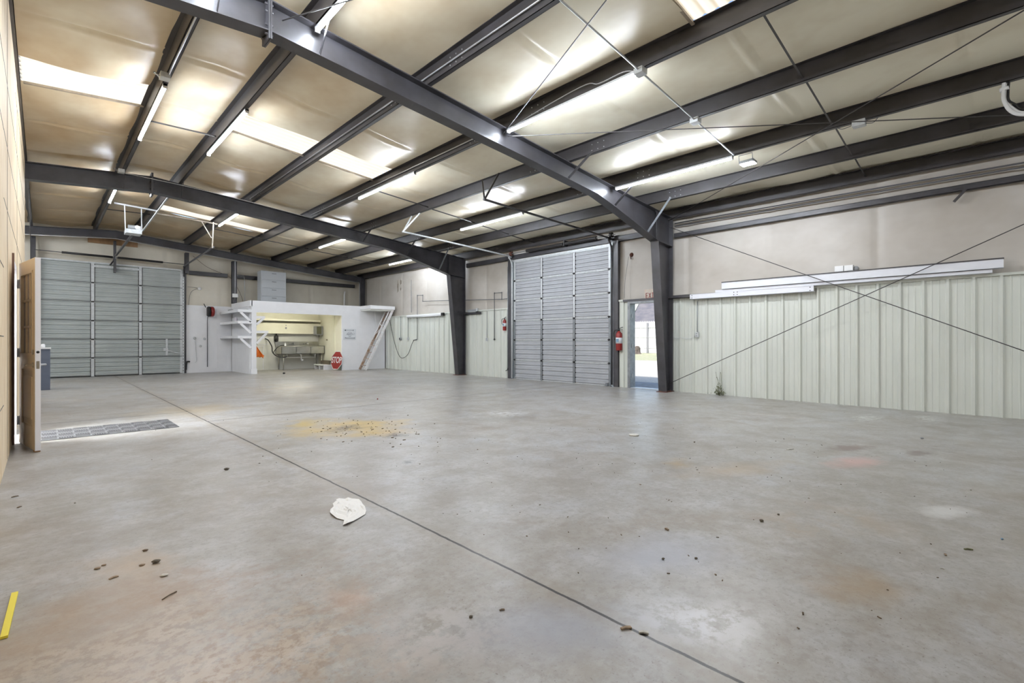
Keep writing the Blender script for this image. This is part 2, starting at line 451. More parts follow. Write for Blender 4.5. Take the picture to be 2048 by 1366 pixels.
bm = MB()
edges = [-4.3, -3.1, -1.75] + PX + [10.75]
for x0, x1 in zip(edges[:-1], edges[1:]):
    ys = [YF, YB+.2]; holes = sorted([(a, b_) for (p, q, a, b_) in SKY if abs(p-x0) < .01])
    cur = YF
    for a, b_ in holes:
        ceil_cell(bm, x0, x1, cur, a); cur = b_
    ceil_cell(bm, x0, x1, cur, YB+.2)
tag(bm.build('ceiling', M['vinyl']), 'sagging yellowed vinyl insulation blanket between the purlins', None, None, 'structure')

SKYL = ['corrugated skylight panel beside the ridge in the middle bay, ending at the black spring-lit purlin', '', '']
labs = ['fibreglass skylight panel in the middle bay, first one right of the ridge',
        'fibreglass skylight panel in the middle bay ending over a lit tube, farther from the ridge',
        'long bright skylight panel at upper left touching the plywood wall',
        'narrow skylight strip in the far bay behind the garage door opener brackets',
        'narrow skylight strip in the far bay, right of the tan track hanger',
        'skylight panel cut by the top edge of the picture, nearest the camera']
for (x0, x1, y0, y1), lb in zip(SKY, labs):
    e = empty('skylight', ((x0+x1)/2, (y0+y1)/2, rz((x0+x1)/2)+.2), lb, 'skylight', 'fibreglass roof skylights')
    b1 = MB(); n = 90; v = []; f = []
    for j in range(n+1):
        y = y0-.3 + (y1-y0+.6)*j/n
        z = .04 + .020*math.sin((y-y0)*2*PI/.14)
        for x in (x0-.0, (x0+x1)/2, x1): v.append((x, y, rz(x)+PD+z))
    for j in range(n):
        for i in range(2): a = j*3+i; f.append((a, a+1, a+4, a+3))
    b1.add(v, f, True); b1.build('corrugated_sheet', M['skylight'], e)
    b2 = MB(); yy = y1+.015
    b2.bar((x0+.08, yy, rz(x0+.08)+PD-.01), (x1-.02, yy, rz(x1-.02)+PD-.01), .035, .03)
    b2.build('edge_trim', M['tan'], e)

# ------------------------------------------------------------------ walls
# right wall: opening for exit door and roller door
G0, G1, GZ = 7.06, 10.78, 3.64       # overhead door
D0, D1, DZ = 5.66, 6.58, 2.10        # exit door
WX = 10.60
def pillow_wall(b, x, y0, y1, z0, z1, seam, first, sgn=-1):
    ny = max(2, int((y1-y0)/.05)); nz_ = 14; v = []; f = []
    for j in range(ny+1):
        y = y0 + (y1-y0)*j/ny
        k = (y-first)/seam; s_ = abs(k-round(k))*seam
        dip = .02*math.exp(-(s_/.05)**2)
        for i in range(nz_+1):
            t = i/nz_
            z = z0 + (z1-z0)*t
            v.append((x + dip - .012*math.sin(PI*t)*(1-math.exp(-(s_/.2)**2)), y, z))
    for j in range(ny):
        for i in range(nz_): a = j*(nz_+1)+i; f.append((a, a+1, a+nz_+2, a+nz_+1))
    b.add(v, f, True)
bm = MB()
for y0, y1, z0 in ((YF, D0-.06, 0), (D0-.06, D1+.06, DZ+.06), (D1+.06, G0-.1, 0), (G0-.1, G1+.1, GZ+.04), (G1+.1, YB+.2, 0)):
    pillow_wall(bm, WX, y0, y1, z0, 4.3, 1.75, 1.63)
tag(bm.build('wall_right', M['wallvinyl']), 'upper right wall of grimy white vinyl insulation', None, None, 'structure')
# outer cladding so daylight stays out
bm = MB()
for y0, y1, z0 in ((YF, D0-.06, 0), (D0-.06, D1+.06, DZ+.06), (D1+.06, G0-.1, 0), (G0-.1, G1+.1, GZ+.04), (G1+.1, YB+.2, 0)):
    bm.box((WX+.06, y0, z0-.1 if z0 == 0 else z0), (WX+.1, y1, 4.36))
tag(bm.build('wall_outer', M['wainscot']), None, None, None, 'structure')
# ribbed wainscot sheets
def ribbed(b, y0, y1, z0, z1):
    R0 = 1.0; P = .3048
    pts = [(0, y0)]
    def rib(c, w, t, h):
        return [(0, c-w/2), (-h*1.15, c-t/2), (-h*1.15, c+t/2), (0, c+w/2)]
    k = math.ceil((y0+.05-R0)/P)
    cur = []
    y = R0 + k*P
    while y < y1 + P:
        for c, w, t, h in ((y, .075, .03, .032), (y+P*.36, .03, .012, .005), (y+P*.66, .03, .012, .005)):
            if c-w/2 > y0 and c+w/2 < y1: cur += rib(c, w, t, h)
        y += P
    pts = [(0, y0)] + cur + [(0, y1)]
    v = []; f = []
    for z in (z0, z1):
        for dx, yy in pts: v.append((XR+dx, yy, z))
    n = len(pts)
    for i in range(n-1): f.append((i, i+1, n+i+1, n+i))
    b.add(v, f)
TOPZ = 2.205
for i, (y0, y1, z0) in enumerate(((YF, 5.45, 0), (5.45, D0-.06, 0), (D1+.09, G0-.14, 0), (G1+.12, 13.1, 0), (13.1, 18.62, 0))):
    b = MB(); ribbed(b, y0, y1, 0, TOPZ)
    o = tag(b.build('trim_%d' % (i+1), M['wainscot']), None, None, None, 'structure')
    c = MB(); c.box((XR-.035, y0, TOPZ-.02), (WX+.0, y1, TOPZ+.006)); c.box((XR-.037, y0, TOPZ-.035), (XR-.033, y1, TOPZ+.006))
    tag(c.build('cap_strip', M['wainscot'], o))

# back wall
b = MB()
DX0, DX1, DBZ = -.09, 3.66, 3.74
def xwall(b, x0, x1, z0, z1, seam=1.7, first=6.6):
    nx = max(2, int((x1-x0)/.06)); v = []; f = []; nz_ = 10
    for j in range(nx+1):
        x = x0+(x1-x0)*j/nx; k = (x-first)/seam; s_ = abs(k-round(k))*seam
        for i in range(nz_+1):
            t = i/nz_; v.append((x, YB+.05+.02*math.exp(-(s_/.05)**2)-.01*math.sin(PI*t), z0+(z1-z0)*t))
    for j in range(nx):
        for i in range(nz_): a = j*(nz_+1)+i; f.append((a, a+1, a+nz_+2, a+nz_+1))
    b.add(v, f, True)
xwall(b, -4.3, DX0, 0, 5.05); xwall(b, DX0, DX1, DBZ+.03, 5.05); xwall(b, DX1, 10.75, 0, 5.05)
tag(b.build('wall_back', M['backvinyl']), 'far end wall of stained vinyl insulation', None, None, 'structure')
b = MB(); b.box((-4.4, YB+.16, -.1), (10.75, YB+.2, 5.1))
tag(b.build('wall_back_outer', M['wainscot']), None, None, None, 'structure')

# left plywood wall with doorway, far return wall and near end wall
LX = -.25; O0, O1, OZ = 7.90, 8.66, 2.06
b = MB()
for y0, y1, z0, z1 in ((YF, O0-.04, 0, 4.9), (O0-.04, O1+.04, OZ+.04, 4.9), (O1+.04, 13.10, 0, 4.9)):
    b.box((LX-.1, y0, z0), (LX, y1, z1))
wl = tag(b.build('wall_left', M['ply']), 'tall plywood partition wall with dark sheet seams', None, None, 'structure')
# the seams between sheets (shadow gaps) as thin battens
b = MB()
for z in (.61, 1.22, 1.83, 2.44, 3.05, 3.66, 4.27):
    y = YF
    while y < 13.0:
        y2 = min(y+2.44, 13.05)
        if not (y < O1 and y2 > O0 and z < OZ):
            zz = z + .004*math.sin(y*3)
            if random.random() < .8: b.bar((LX+.0005, y+.01, zz), (LX+.0005, y2-.01, zz+.008*math.sin(y)), .003, .007)
        y = y2
for k in range(7):
    y = YF + 2.44*k + .6
    if y > 13: break
    b.box((LX, y-.003, 2.2 if O0-.3 < y < O1+.3 else 0.02), (LX+.002, y+.003, 4.7))
b.build('seam', M['blackmetal'], wl)
b = MB(); b.box((-4.2, 13.1, 0), (LX-.1, 13.2, 4.9)); b.box((-4.3, 13.1, 0), (-4.2, YB, 4.9))
tag(b.build('wall_left_return', M['backvinyl']), None, None, None, 'structure')
b = MB(); b.box((LX-.1, YF-.1, 0), (10.75, YF, 4.95))
tag(b.build('wall_front', M['wallvinyl']), None, None, None, 'structure')

# side room beyond the left doorway
b = MB()
b.box((-3.0, 6.6, 0), (-2.95, 10.2, 2.7)); b.box((-3.0, 6.55, 0), (LX-.1, 6.6, 2.7)); b.box((-3.0, 10.2, 0), (LX-.1, 10.25, 2.7)); b.box((-3.0, 6.55, 2.7), (LX-.1, 10.25, 2.75))
tag(b.build('wall_side_room', M['white']), 'white room seen through the slit of the open door', None, None, 'structure')

# ------------------------------------------------------------------ rigid frames
BOT = [(-.25,4.28),(1.72,4.45),(5.5,4.15),(7.55,3.965),(8.15,3.83),(9.83,3.40)]
def frame(Y, label, left=-.25, near=True):
    e = empty('steel_frame', (10.2, Y, 0), label, 'steel frame', 'rigid frames carrying the roof')
    w = .008; fw = .10
    bot = [(max(x, left), z) for x, z in BOT]
    top = [(left, rz(left)), (RX, RZ), (10.46, rz(10.46))]
    b = MB()
    b.poly([(x, Y-w/2, z) for x, z in bot] + [(9.83, Y-w/2, rz(9.83))] + [(x, Y-w/2, z) for x, z in top[::-1][1:]], (0, w, 0))
    b.build('rafter_web', M['steel'], e)
    b = MB()
    for (x0, z0), (x1, z1) in zip(top[:-1], top[1:]): b.bar((x0, Y, z0-.008), (x1, Y, z1-.008), 2*fw, .014)
    b.build('top_flange', M['steel'], e)
    b = MB()
    for (x0, z0), (x1, z1) in zip(bot[:-1], bot[1:]): b.bar((x0-.004, Y, z0), (x1+.004, Y, z1), 2*fw, .014)
    b.build('bottom_flange', M['steel'], e)
    b = MB()
    b.poly([(10.19, Y-w/2, 0), (9.83, Y-w/2, 3.40), (9.83, Y-w/2, rz(9.83)), (10.46, Y-w/2, rz(10.46)), (10.46, Y-w/2, 0)], (0, w, 0))
    b.build('column_web', M['steel'], e)
    b = MB(); b.bar((10.18, Y, .01), (9.82, Y, 3.40), .014, 2*fw, up=(0,1,0)); b.build('inner_flange', M['steel'], e)
    b = MB(); b.box((10.46, Y-fw, 0), (10.475, Y+fw, rz(10.46))); b.build('outer_flange', M['steel'], e)
    b = MB(); b.bar((9.80, Y, 3.40), (10.475, Y, 3.36), 2*fw, .014); b.bar((9.83, Y-.06, 3.40), (9.83, Y-.06, rz(9.83)), .014, .10, up=(1,0,0)); b.build('knee_stiffener', M['steel'], e)
    b = MB(); b.box((10.10, Y-fw-.02, 0), (10.50, Y+fw+.02, .015)); 
    for dx in (10.18, 10.40):
        for dy in (-.07, .07): b.lathe((dx, Y+dy, .015), [(.014,0),(.014,.012),(.007,.012),(.007,.03)], 6)
    b.build('base_plate', M['redrust'], e)
    b = MB(); b.box((RX-.018, Y-fw-.01, 4.36), (RX-.002, Y+fw+.01, 4.86)); b.box((RX+.002, Y-fw-.01, 4.36), (RX+.018, Y+fw+.01, 4.86))
    for dz in (4.42, 4.52, 4.66, 4.74):
        for dy in (-.06, .06): b.lathe((RX-.04, Y+dy, dz), [(.013,0),(.013,.08)], 6, axis=(1,0,0))
    b.build('splice_plate', M['steel'], e)
    b = MB()
    for x in (3.9, 6.3): pass
    for px in (1.18, 2.2):
        z0 = 4.41 if px < RX else 4.41
        m_ = MB(); m_.bar((px+.05, Y-.09, z0+.01), (px+.05, Y-.42, rz(px)+.04), .045, .006, up=(1,0,0)); m_.build('flange_brace', M['steel'], e)
    for px, z0 in ((6.68,4.06),(8.13,3.86),(9.37,3.53)):
        m_ = MB(); m_.bar((px, Y-.09, z0), (px, Y-.62, rz(px)+.05), .045, .006, up=(1,0,0)); m_.bar((px+.012, Y-.09, z0), (px+.012, Y-.62, rz(px)+.05), .006, .04, up=(1,0,0)); m_.build('flange_brace', M['rail'] if px > 9 else M['steel'], e)
    return e
frame(5.53, 'near tapered grey steel frame, its column beside the open exit door')
frame(13.19, 'far tapered steel frame, its column standing left of the tall roller door')
# end frame
e = empty('steel_frame', (10.2, 20.35, 0), 'straight steel rafter and corner post against the far end wall', 'steel frame', 'rigid frames carrying the roof')
b = MB()
YE = 20.40
for xa, xb in ((-4.1, RX), (RX, 10.4)):
    b.poly([(xa, YE, rz(xa)-.23), (xb, YE, rz(xb)-.23), (xb, YE, rz(xb)-.01), (xa, YE, rz(xa)-.01)], (0,.01,0))
b.build('rafter_web', M['steel'], e)
b = MB()
for xa, xb in ((-4.1, RX), (RX, 10.4)):
    b.bar((xa, YE, rz(xa)-.005), (xb, YE, rz(xb)-.005), .14, .012); b.bar((xa, YE, rz(xa)-.23), (xb, YE, rz(xb)-.23), .14, .012)
b.build('rafter_flange', M['steel'], e)
b = MB(); b.box((10.26,YE-.07,0),(10.275,YE+.07,rz(10.3))); b.box((10.45,YE-.07,0),(10.465,YE+.07,rz(10.4))); b.box((10.27,YE-.005,0),(10.46,YE+.005,rz(10.4)))
b.build('corner_column', M['steel'], e)
# wind posts of the end wall
for x0, x1, z0, lb in ((5.20, 5.36, 2.61, 'dark steel end wall post rising behind the white shelves'),
                   (3.68, 3.80, 3.62, 'dark steel post at the right edge of the far overhead door'),
                   (-.28, -.16, 0, 'dark steel post at the left edge of the far overhead door')):
    b = MB(); yy = 20.74
    zt = rz((x0+x1)/2)-.24
    b.box((x0, yy-.02, z0), (x1, yy-.005, zt)); b.box((x0, yy+.13, z0), (x1, yy+.145, zt)); b.box(((x0+x1)/2-.005, yy-.01, z0), ((x0+x1)/2+.005, yy+.14, zt))
    tag(b.build('wall_post', M['steel']), lb, 'wall post', 'end wall posts')

# purlins
def zee(b, x, y0, y1, zb, d=PD, fl=.065, t=.006):
    b.box((x, y0, zb), (x+t, y1, zb+d))
    b.box((x, y0, zb), (x+fl, y1, zb+t)); b.box((x+fl-t, y0, zb), (x+fl, y1, zb+.018))
    b.box((x+t-fl, y0, zb+d-t), (x+t, y1, zb+d))
pl = ['dark roof purlin running along the top of the plywood wall',
      'roof purlin left of the ridge carrying the upper left lit tubes',
      'roof purlin just right of the ridge splice plates',
      'third roof purlin from the plywood wall, with a bright conduit line along it',
      'roof purlin in mid roof carrying the longest looking lit tube',
      'roof purlin with a conduit box, next one right of the longest tube',
      'roof purlin carrying the tube that ends beside the floodlight',
      'roof purlin nearest the eave above the floodlight']
for x, lb in zip(PX, pl):
    b = MB(); zee(b, x, YF, YB, rz(x)+.002)
    o = tag(b.build('roof_purlin', M['purlin']), lb, 'purlin', 'roof purlins')
    if x > 3:
        first = None
        for fy in (5.53, 13.19):
            for dy in (-.72,-.60,.60,.72,.84,-.84):
                for dz in (.05, .15):
                    if first is None:
                        bb = MB(); bb.lathe((x-.007, fy+dy, rz(x)+dz), [(.009,0),(.009,.008)], 6, axis=(1,0,0)); first = bb.build('bolt', M['conduit'], o); base = (fy+dy, dz)
                    else:
                        c_ = first.copy(); link(c_); c_.location = first.location + Vector((0, fy+dy-base[0], dz-base[1]))
b = MB(); x = EAVE
b.box((x-.03, YF, rz(x)-.04), (x+.0, YF+.01, rz(x)+.18))
b = MB(); b.box((x, YF, rz(x)-.04), (x+.006, YB, rz(x)+.18)); b.box((x-.07, YF, rz(x)+.17), (x, YB, rz(x)+.18)); b.box((x-.0, YF, rz(x)-.04), (x+.09, YB, rz(x)-.034))
tag(b.build('eave_strut', M['purlin']), 'deep dark eave strut where roof meets right wall', 'eave strut')

# conduit lines lying on the purlins
for x, y0, y1, lb in ((3.7, YF, 13.1, 'thin silver conduit line running along the third purlin'),
                      (5.2, 5.7, 13.1, 'thin conduit line running along the mid roof purlin')):
    b = MB(); b.tube([(x-.02, y0, rz(x)+.085), (x-.02, y1, rz(x)+.085)], .011, 8)
    tag(b.build('conduit', M['conduit']), lb, 'conduit')

# sag rods
def sag(Y, pairs, who):
    for k, (i, j) in enumerate(pairs):
        xa = PX[i]; xb = PX[j] if j < len(PX) else EAVE
        b = MB(); b.bar((xa+.03, Y, rz(xa)+.012), (xb-.004, Y+.03, rz(xb)+.045), .022, .004)
        b.bar((xa+.03, Y, rz(xa)+.022), (xb-.004, Y+.03, rz(xb)+.055), .004, .022)
        tag(b.build('sag_rod', M['rod']), who, 'sag rod', 'sag rods in the ' + who.split('in the ')[1])
sag(1.74, [(4,5),(5,6),(6,7),(7,8)], 'thin dark strut crossing between purlins in the nearest right bay')
sag(9.75, [(1,2),(4,5),(5,6),(6,7),(7,8)], 'thin dark strut crossing between purlins in the middle bay')
sag(17.1, [(1,2),(3,4),(4,5),(5,6),(6,7)], 'thin dark strut crossing between purlins in the far bay')

# cross bracing rods
def rod(a, c, lb, r=.007, name='brace_rod', m='rod'):
    b = MB(); b.tube([a, c], r, 8); tag(b.build(name, M[m]), lb, 'brace rod', 'cross bracing rods')
rod((10.30, 5.41, 3.77), (10.30, -2.2, .01), 'wall brace rod sloping down to the right across the ribbed sheets')
rod((10.32, 5.45, .19), (10.32, -2.2, 3.87), 'wall brace rod rising to the right across the ribbed sheets')
rod((5.2, 5.45, 4.36), (10.3, -2.2, 3.92), 'roof brace rod running nearly level from mid frame to the right')
rod((10.3, 5.45, 3.92), (5.1, -2.2, 4.36), 'roof brace rod rising steeply right from the near frame knee')
rod((5.1, 5.45, 4.37), (1.75, -2.2, 4.62), 'roof brace rod rising to the top edge from the longest tube end')
rod((1.85, 5.45, 4.62), (5.1, -2.2, 4.33), 'roof brace rod starting beside the ridge splice of the near frame')
rod((-.2, 13.4, 4.15), (-.2, 20.3, 1.2), 'dark brace rod in the gap beyond the plywood wall end')

# ------------------------------------------------------------------ girts
def cee_y(x, y0, y1, z, d, lb, m='steel', w=.08):
    b = MB(); b.box((x, y0, z), (x+.008, y1, z+d)); b.box((x, y0, z+d-.008), (x+w, y1, z+d)); b.box((x, y0, z), (x+w, y1, z+.008))
    return tag(b.build('wall_girt', M[m]), lb, 'girt')
cee_y(10.49, YF, 5.42, 3.56, .10, 'dark girt high on the right wall of the nearest bay')
cee_y(10.49, 5.6, 13.08, 3.70, .14, 'dark girt over the tall roller door between the two frames')
cee_y(10.45, 12.25, 13.6, 2.07, .07, 'short dark girt stub crossing the far frame column')
cee_y(10.42, 4.98, 5.9, 2.15, .07, 'dark girt stub with white top at the near frame column')
for xa, xb, lb in ((3.84, 5.08, 'dark end wall girt between door post and shelf post'), (5.3, 10.25, 'long dark end wall girt behind the file cabinet')):
    b = MB(); z0, z1 = 3.60, 3.64
    b.box((xa, YB-.12, 3.60), (xb, YB-.112, 3.74)); b.box((xa, YB-.12, 3.60), (xb, YB-.0, 3.608)); b.box((xa, YB-.12, 3.735), (xb, YB, 3.743))
    tag(b.build('wall_girt', M['steel']), lb, 'girt')
for z, lb in ((3.735, 'lower of two thin pipes running high along the right wall'), (3.80, 'upper of two thin pipes running high along the right wall')):
    b = MB(); b.tube([(10.50, YF, z-.03), (10.50, 5.4, z+.09)], .013, 8); tag(b.build('wall_pipe', M['darkpipe']), lb, 'pipe')
b = MB(); b.bar((10.475, .48, 3.57), (10.475, .62, 3.40), .035, .035); tag(b.build('bracket_arm', M['steel']), 'short dark bracket hanging under the high right wall girt', 'bracket')

# stored white channels on the ribbed sheets
b = MB(); b.box((10.37, .06, 2.27), (10.376, 4.27, 2.42)); b.box((10.37, .06, 2.415), (10.46, 4.27, 2.423)); b.box((10.37, .06, 2.27), (10.46, 4.27, 2.276))
o = tag(b.build('metal_channel', M['whitemetal']), 'long white metal channel lying on top of the ribbed wall sheets', 'metal channel')
b = MB(); b.box((10.362, .055, 2.408), (10.455, 4.272, 2.428)); b.build('dark_lip', M['steel'], o)
b = MB(); b.box((10.40, .18, 2.211), (10.406, 4.42, 2.265)); b.box((10.40, .18, 2.211), (10.56, 4.42, 2.215))
tag(b.build('metal_channel', M['whitemetal']), 'thin white channel sandwiched directly under the long one', 'metal channel')
b = MB(); b.box((10.38, 2.56, 2.10), (10.388, 4.98, 2.21)); b.box((10.38, 2.56, 2.205), (10.48, 4.98, 2.212)); b.box((10.38, 2.56, 2.10), (10.48, 4.98, 2.106))
o = tag(b.build('metal_channel', M['whitemetal']), 'shorter white channel with bolt holes, in front and lower left', 'metal channel')
b = MB()
for y, z in ((2.62,2.185),(2.62,2.125),(3.95,2.19),(3.95,2.14),(4.02,2.19),(4.02,2.14),(4.93,2.18),(4.93,2.13)): b.lathe((10.379, y, z), [(.009,0),(.009,.006)], 8, axis=(-1,0,0))
b.build('bolt_hole', M['black'], o)
# emergency light
e = empty('emergency_light', (10.5, 2.09, 2.43), 'twin-box white emergency light above the long white channel', 'emergency light')
for y in (1.955, 2.10):
    b = MB(); b.box((10.42, y, 2.435), (10.52, y+.135, 2.54)); b.build('lamp_head', M['plastic'], e, bevel=.008)
b = MB(); b.lathe((10.50, 1.92, 2.47), [(.001,0),(.045,0),(.045,.04),(.001,.04)], 14, axis=(-1,0,0)); b.build('knuckle', M['greyplastic'], e)

# ------------------------------------------------------------------ lights
def strip(x, y0, y1, lb, yaw=0):
    e = empty('strip_light', (x, (y0+y1)/2, rz(x)-.06), lb, 'light', 'lit LED strip lights under the purlins')
    z = rz(x) - .012
    b = MB(); b.box((x-.025, y0, z-.03), (x+.025, y1, z)); b.build('housing', M['whitemetal'], e)
    b = MB(); n = 5; v = []; f = []
    for yy in (y0+.02, y1-.02):
        for k in range(n+1):
            a = PI - .22 + (PI+.44)*k/n
            v.append((x+.021*math.cos(a), yy, z-.031+.030*math.sin(a)))
    for k in range(n): f.append((k, k+1, n+2+k, n+1+k))
    b.add(v, f, True); b.build('led_diffuser', M['led'], e)
    for yy in (y0, y1-.022):
        b = MB(); b.box((x-.027, yy, z-.062), (x+.027, yy+.018, z)); b.build('end_cap', M['plastic'], e)
    return e
strip(1.21, 8.12, 10.57, 'lit strip light nearest the plywood wall at upper left')
strip(2.24, 8.13, 10.53, 'lit strip light just right of the ridge, beside the skylight end')
strip(5.19, 8.05, 10.37, 'lit strip light near the frayed skylight corner in mid picture')
strip(8.11, 7.98, 10.34, 'lit strip light between the two roller door track hangers')
strip(5.19, 3.14, 5.44, 'longest looking lit strip light, with a conduit looped above it')
strip(8.12, 3.16, 5.42, 'lit strip light whose right end meets the floodlight')
strip(2.23, 3.1, 5.47, 'lit strip light running out of the top edge above the frame')
strip(1.21, 13.6, 15.9, 'small lit strip light over the garage door opener')
strip(3.72, 13.9, 16.2, 'small lit strip light over the far door track hanger')
strip(6.66, 13.85, 16.15, 'small lit strip light behind the far frame, above the file cabinet side')
strip(9.41, 14.2, 16.35, 'small lit strip light closest to the far frame knee')

strip(1.21, 3.1, 5.45, 'added unseen strip light above the frame, outside the top left of the view')  # unseen strips from here on are added to even out the brightness
strip(1.21, -4.6, -2.2, 'added fill strip light behind the camera position, nearest the plywood wall')
strip(5.19, -4.6, -2.2, 'added fill strip light behind the camera position, mid roof')
strip(8.12, -4.6, -2.2, 'added fill strip light behind the camera position, nearest the ribbed wall')

strip(-1.75, 14.0, 16.4, 'added fill strip light hidden past the plywood wall end, nearer one')  # also unseen, added to brighten the far end wall and its door
strip(-1.75, 17.4, 19.8, 'added fill strip light hidden past the plywood wall end, farther one')
strip(-3.1, 15.8, 18.2, 'added fill strip light hidden deep in the far left recess')

# floodlight
e = empty('floodlight', (8.3, 3.0, 4.1), 'glaring LED floodlight at the right end of a strip light', 'floodlight')
b = MB(); b.box((8.21, 2.87, 4.075), (8.37, 3.10, 4.11)); 
for k in range(6): b.box((8.22+k*.026, 2.88, 4.11), (8.226+k*.026, 3.09, 4.125))
b.build('body', M['greyplastic'], e)
b = MB(); b.box((8.22, 2.885, 4.066), (8.36, 3.085, 4.076)); b.build('led_lens', M['flood'], e)
b = MB(); b.tube([(8.2,2.88,4.09),(8.18,2.88,4.20),(8.18,3.09,4.20),(8.2,3.09,4.09)], .006, 6); b.build('yoke', M['rail'], e)
# conduit across near bay with boxes
e = empty('roof_conduit', (6.5, 3.1, 4.3), 'galvanised conduit crossing the near right bay with two boxes', 'conduit')
b = MB(); b.tube([(1.9,3.05,rz(2.0)-.035)]+[(x, 3.12, rz(x)-.035) for x in (3.7,5.2,6.68,8.05)], .011, 8); b.build('pipe', M['conduit'], e)
for x in (5.2, 6.68):
    b = MB(); b.box((x-.06, 3.06, rz(x)-.075), (x+.06, 3.18, rz(x)-.005)); b.build('junction_box', M['galv'], e, bevel=.004)
b = MB(); b.tube([(5.17,5.3,4.44+.02),(5.15,4.5,4.53),(5.15,3.9,4.56),(5.16,3.7,4.50),(5.17,3.35,4.51),(5.19,3.2,4.47)], .007, 6, 5)
tag(b.build('light_cable', M['conduit']), 'thin cable looping along the purlin above the longest tube', 'cable')
e = empty('junction_box', (8.13, 1.45, 4.18), 'small grey junction box clamped under a purlin right of the floodlight', 'junction box')
b = MB(); b.box((8.08, 1.38, 4.15), (8.19, 1.53, 4.23)); b.build('box', M['galv'], e)
b = MB(); b.tube([(8.13,1.38,4.17),(8.15,1.30,4.16),(8.16,1.25,4.21)], .005, 6, 4); b.tube([(8.13,1.53,4.19),(8.12,1.65,4.17),(8.12,1.72,4.22)], .005, 6, 4); b.build('wire_tail', M['darkpipe'], e)
# white hose bundle at right edge
e = empty('hose_bundle', (8.15, .03, 4.2), 'bundle of white and black hoses drooping at the right picture edge', 'hose bundle')
hz = rz(6.68)
for k, (dx, m_, r) in enumerate(((0,'plastic',.019),(.035,'plastic',.016),(.02,'blackmetal',.012))):
    b = MB(); o_ = -.02*k; u_ = .035*k
    b.tube([(8.15+dx,.045+o_,4.22),(8.15+dx,.05+o_,4.12),(8.15+dx,.045+o_,4.01),(8.15+dx,-.01+o_,3.87+u_),(8.15+dx,-.12,3.79+u_),(8.15+dx,-.35,3.77+u_),(8.15+dx,-.8,3.95+u_)], r, 8, 5)
    b.build('hose', M[m_], e)
b = MB(); b.tube([(8.17,.04,4.13),(8.17,.045,4.17)], .042, 12); b.build('strap', M['plastic'], e)
# conduit joint boxes in the middle bay
for (x, y, lb) in ((1.17, 7.85, 'grey conduit box at the near end of the upper left strip light'), (1.17, 12.85, 'small white conduit box just above the far frame rafter')):
    e = empty('conduit_box', (x, y, rz(x)-.05), lb, 'junction box', 'roof conduit boxes')
    b = MB(); b.box((x-.06, y-.07, rz(x)-.07), (x+.05, y+.07, rz(x)-.0)); b.build('box', M['galv'], e, bevel=.004)
    b = MB(); b.tube([(x-.06,y,rz(x)-.04),(x-.12,y+.03,rz(x)-.02),(x-.10,y+.1,rz(x)+.03),(x-.03,y+.2,rz(x)+.01)], .007, 6, 4); b.build('flex_tail', M['conduit'], e)
b = MB(); b.tube([(1.2,7.1-1.4,rz(1.2)-.02),(1.2,7.8,rz(1.2)-.02)], .01, 8); tag(b.build('conduit', M['conduit']), 'silver conduit under the first purlin leading to the upper left tube', 'conduit')
b = MB(); b.tube([(1.2,12.85,4.67),(2.2,12.7,4.60),(3.7,12.8,4.53),(5.1,12.9,4.43)], .004, 6, 4); tag(b.build('hanging_wire', M['plastic']), 'thin pale wire strung between purlins before the far frame', 'wire')

# ------------------------------------------------------------------ overhead doors
def sec_profile_y(x, z0, z1, out=-1, n=5):
    """ribbed section profile in x,z"""
    P = [(x, z0+.012)]
    h = (z1-z0-.05)/n
    for k in range(n):
        a = z0+.025+h*k
        P += [(x, a+h*.14), (x+out*.024, a+h*.15), (x+out*.024, a+h*.50), (x+out*.016, a+h*.53), (x+out*.016, a+h*.58), (x+out*.024, a+h*.61), (x+out*.024, a+h*.88), (x, a+h*.97)]
    P.append((x, z1-.012))
    return P
zs = [0, .596, 1.206, 1.80, 2.42, 3.03, 3.62]
e = empty('door_2', (XR, 8.95, 0), 'tall ribbed steel overhead door in the right wall, six sections high', None, None, 'structure')
mats = [M['doorpanel']]*6
dk = M['doorpanel']
dx = XR-.01
for k in range(6):
    b = MB(); z0, z1 = zs[k], zs[k+1]
    prof = sec_profile_y(dx, z0+.004, z1-.004, -1, 5 if k >= 3 else 4)
    v = [(p[0], 7.17, p[1]) for p in prof] + [(p[0], 10.72, p[1]) for p in prof]; n = len(prof)
    b.add(v, [(i, i+1, n+i+1, n+i) for i in range(n-1)])
    s_ = b.build('door_section', dk, e)
    r_ = MB(); r_.box((dx-.03, 7.17, z1-.028), (dx, 10.72, z1-.004)); r_.box((dx-.03, 7.17, z0+.004), (dx, 10.72, z0+.022)); r_.build('section_rail', M['galv'], s_)
    for y in (7.19, 8.35, 9.56, 10.68):
        st = MB(); st.box((dx-.034, y-.03, z0+.01), (dx-.014, y+.03, z1-.01)); st.build('stile', M['galv'] if k >= 3 else M['rail'], s_)
    if k < 5:
        for y in (7.20, 8.35, 9.56, 10.68):
            h = MB(); h.box((dx-.045, y-.025, z1-.03), (dx-.034, y+.025, z1+.022)); h.tube([(dx-.05,y-.04,z1),(dx-.05,y+.04,z1)], .010, 8); h.build('hinge', M['blackmetal'], s_)
b = MB(); b.box((dx-.035, 7.14, 3.62), (dx, 10.74, 3.68)); b.build('top_strut', M['galv'], e)
b = MB(); b.box((dx+.004, 7.16, 0), (dx+.01, 10.73, 3.64)); b.build('outer_skin', M['blackmetal'], e)
for y in (8.35, 9.56):
    for sd in (-1, 1):
        b = MB(); b.box((dx-.030, y+sd*.036-.006, .02), (dx-.002, y+sd*.036+.006, 3.62)); b.build('stile_gap', M['blackmetal'], e)
b = MB(); b.box((dx-.02, 7.15, .0), (dx+.02, 10.74, .018)); b.build('bottom_seal', M['black'], e)
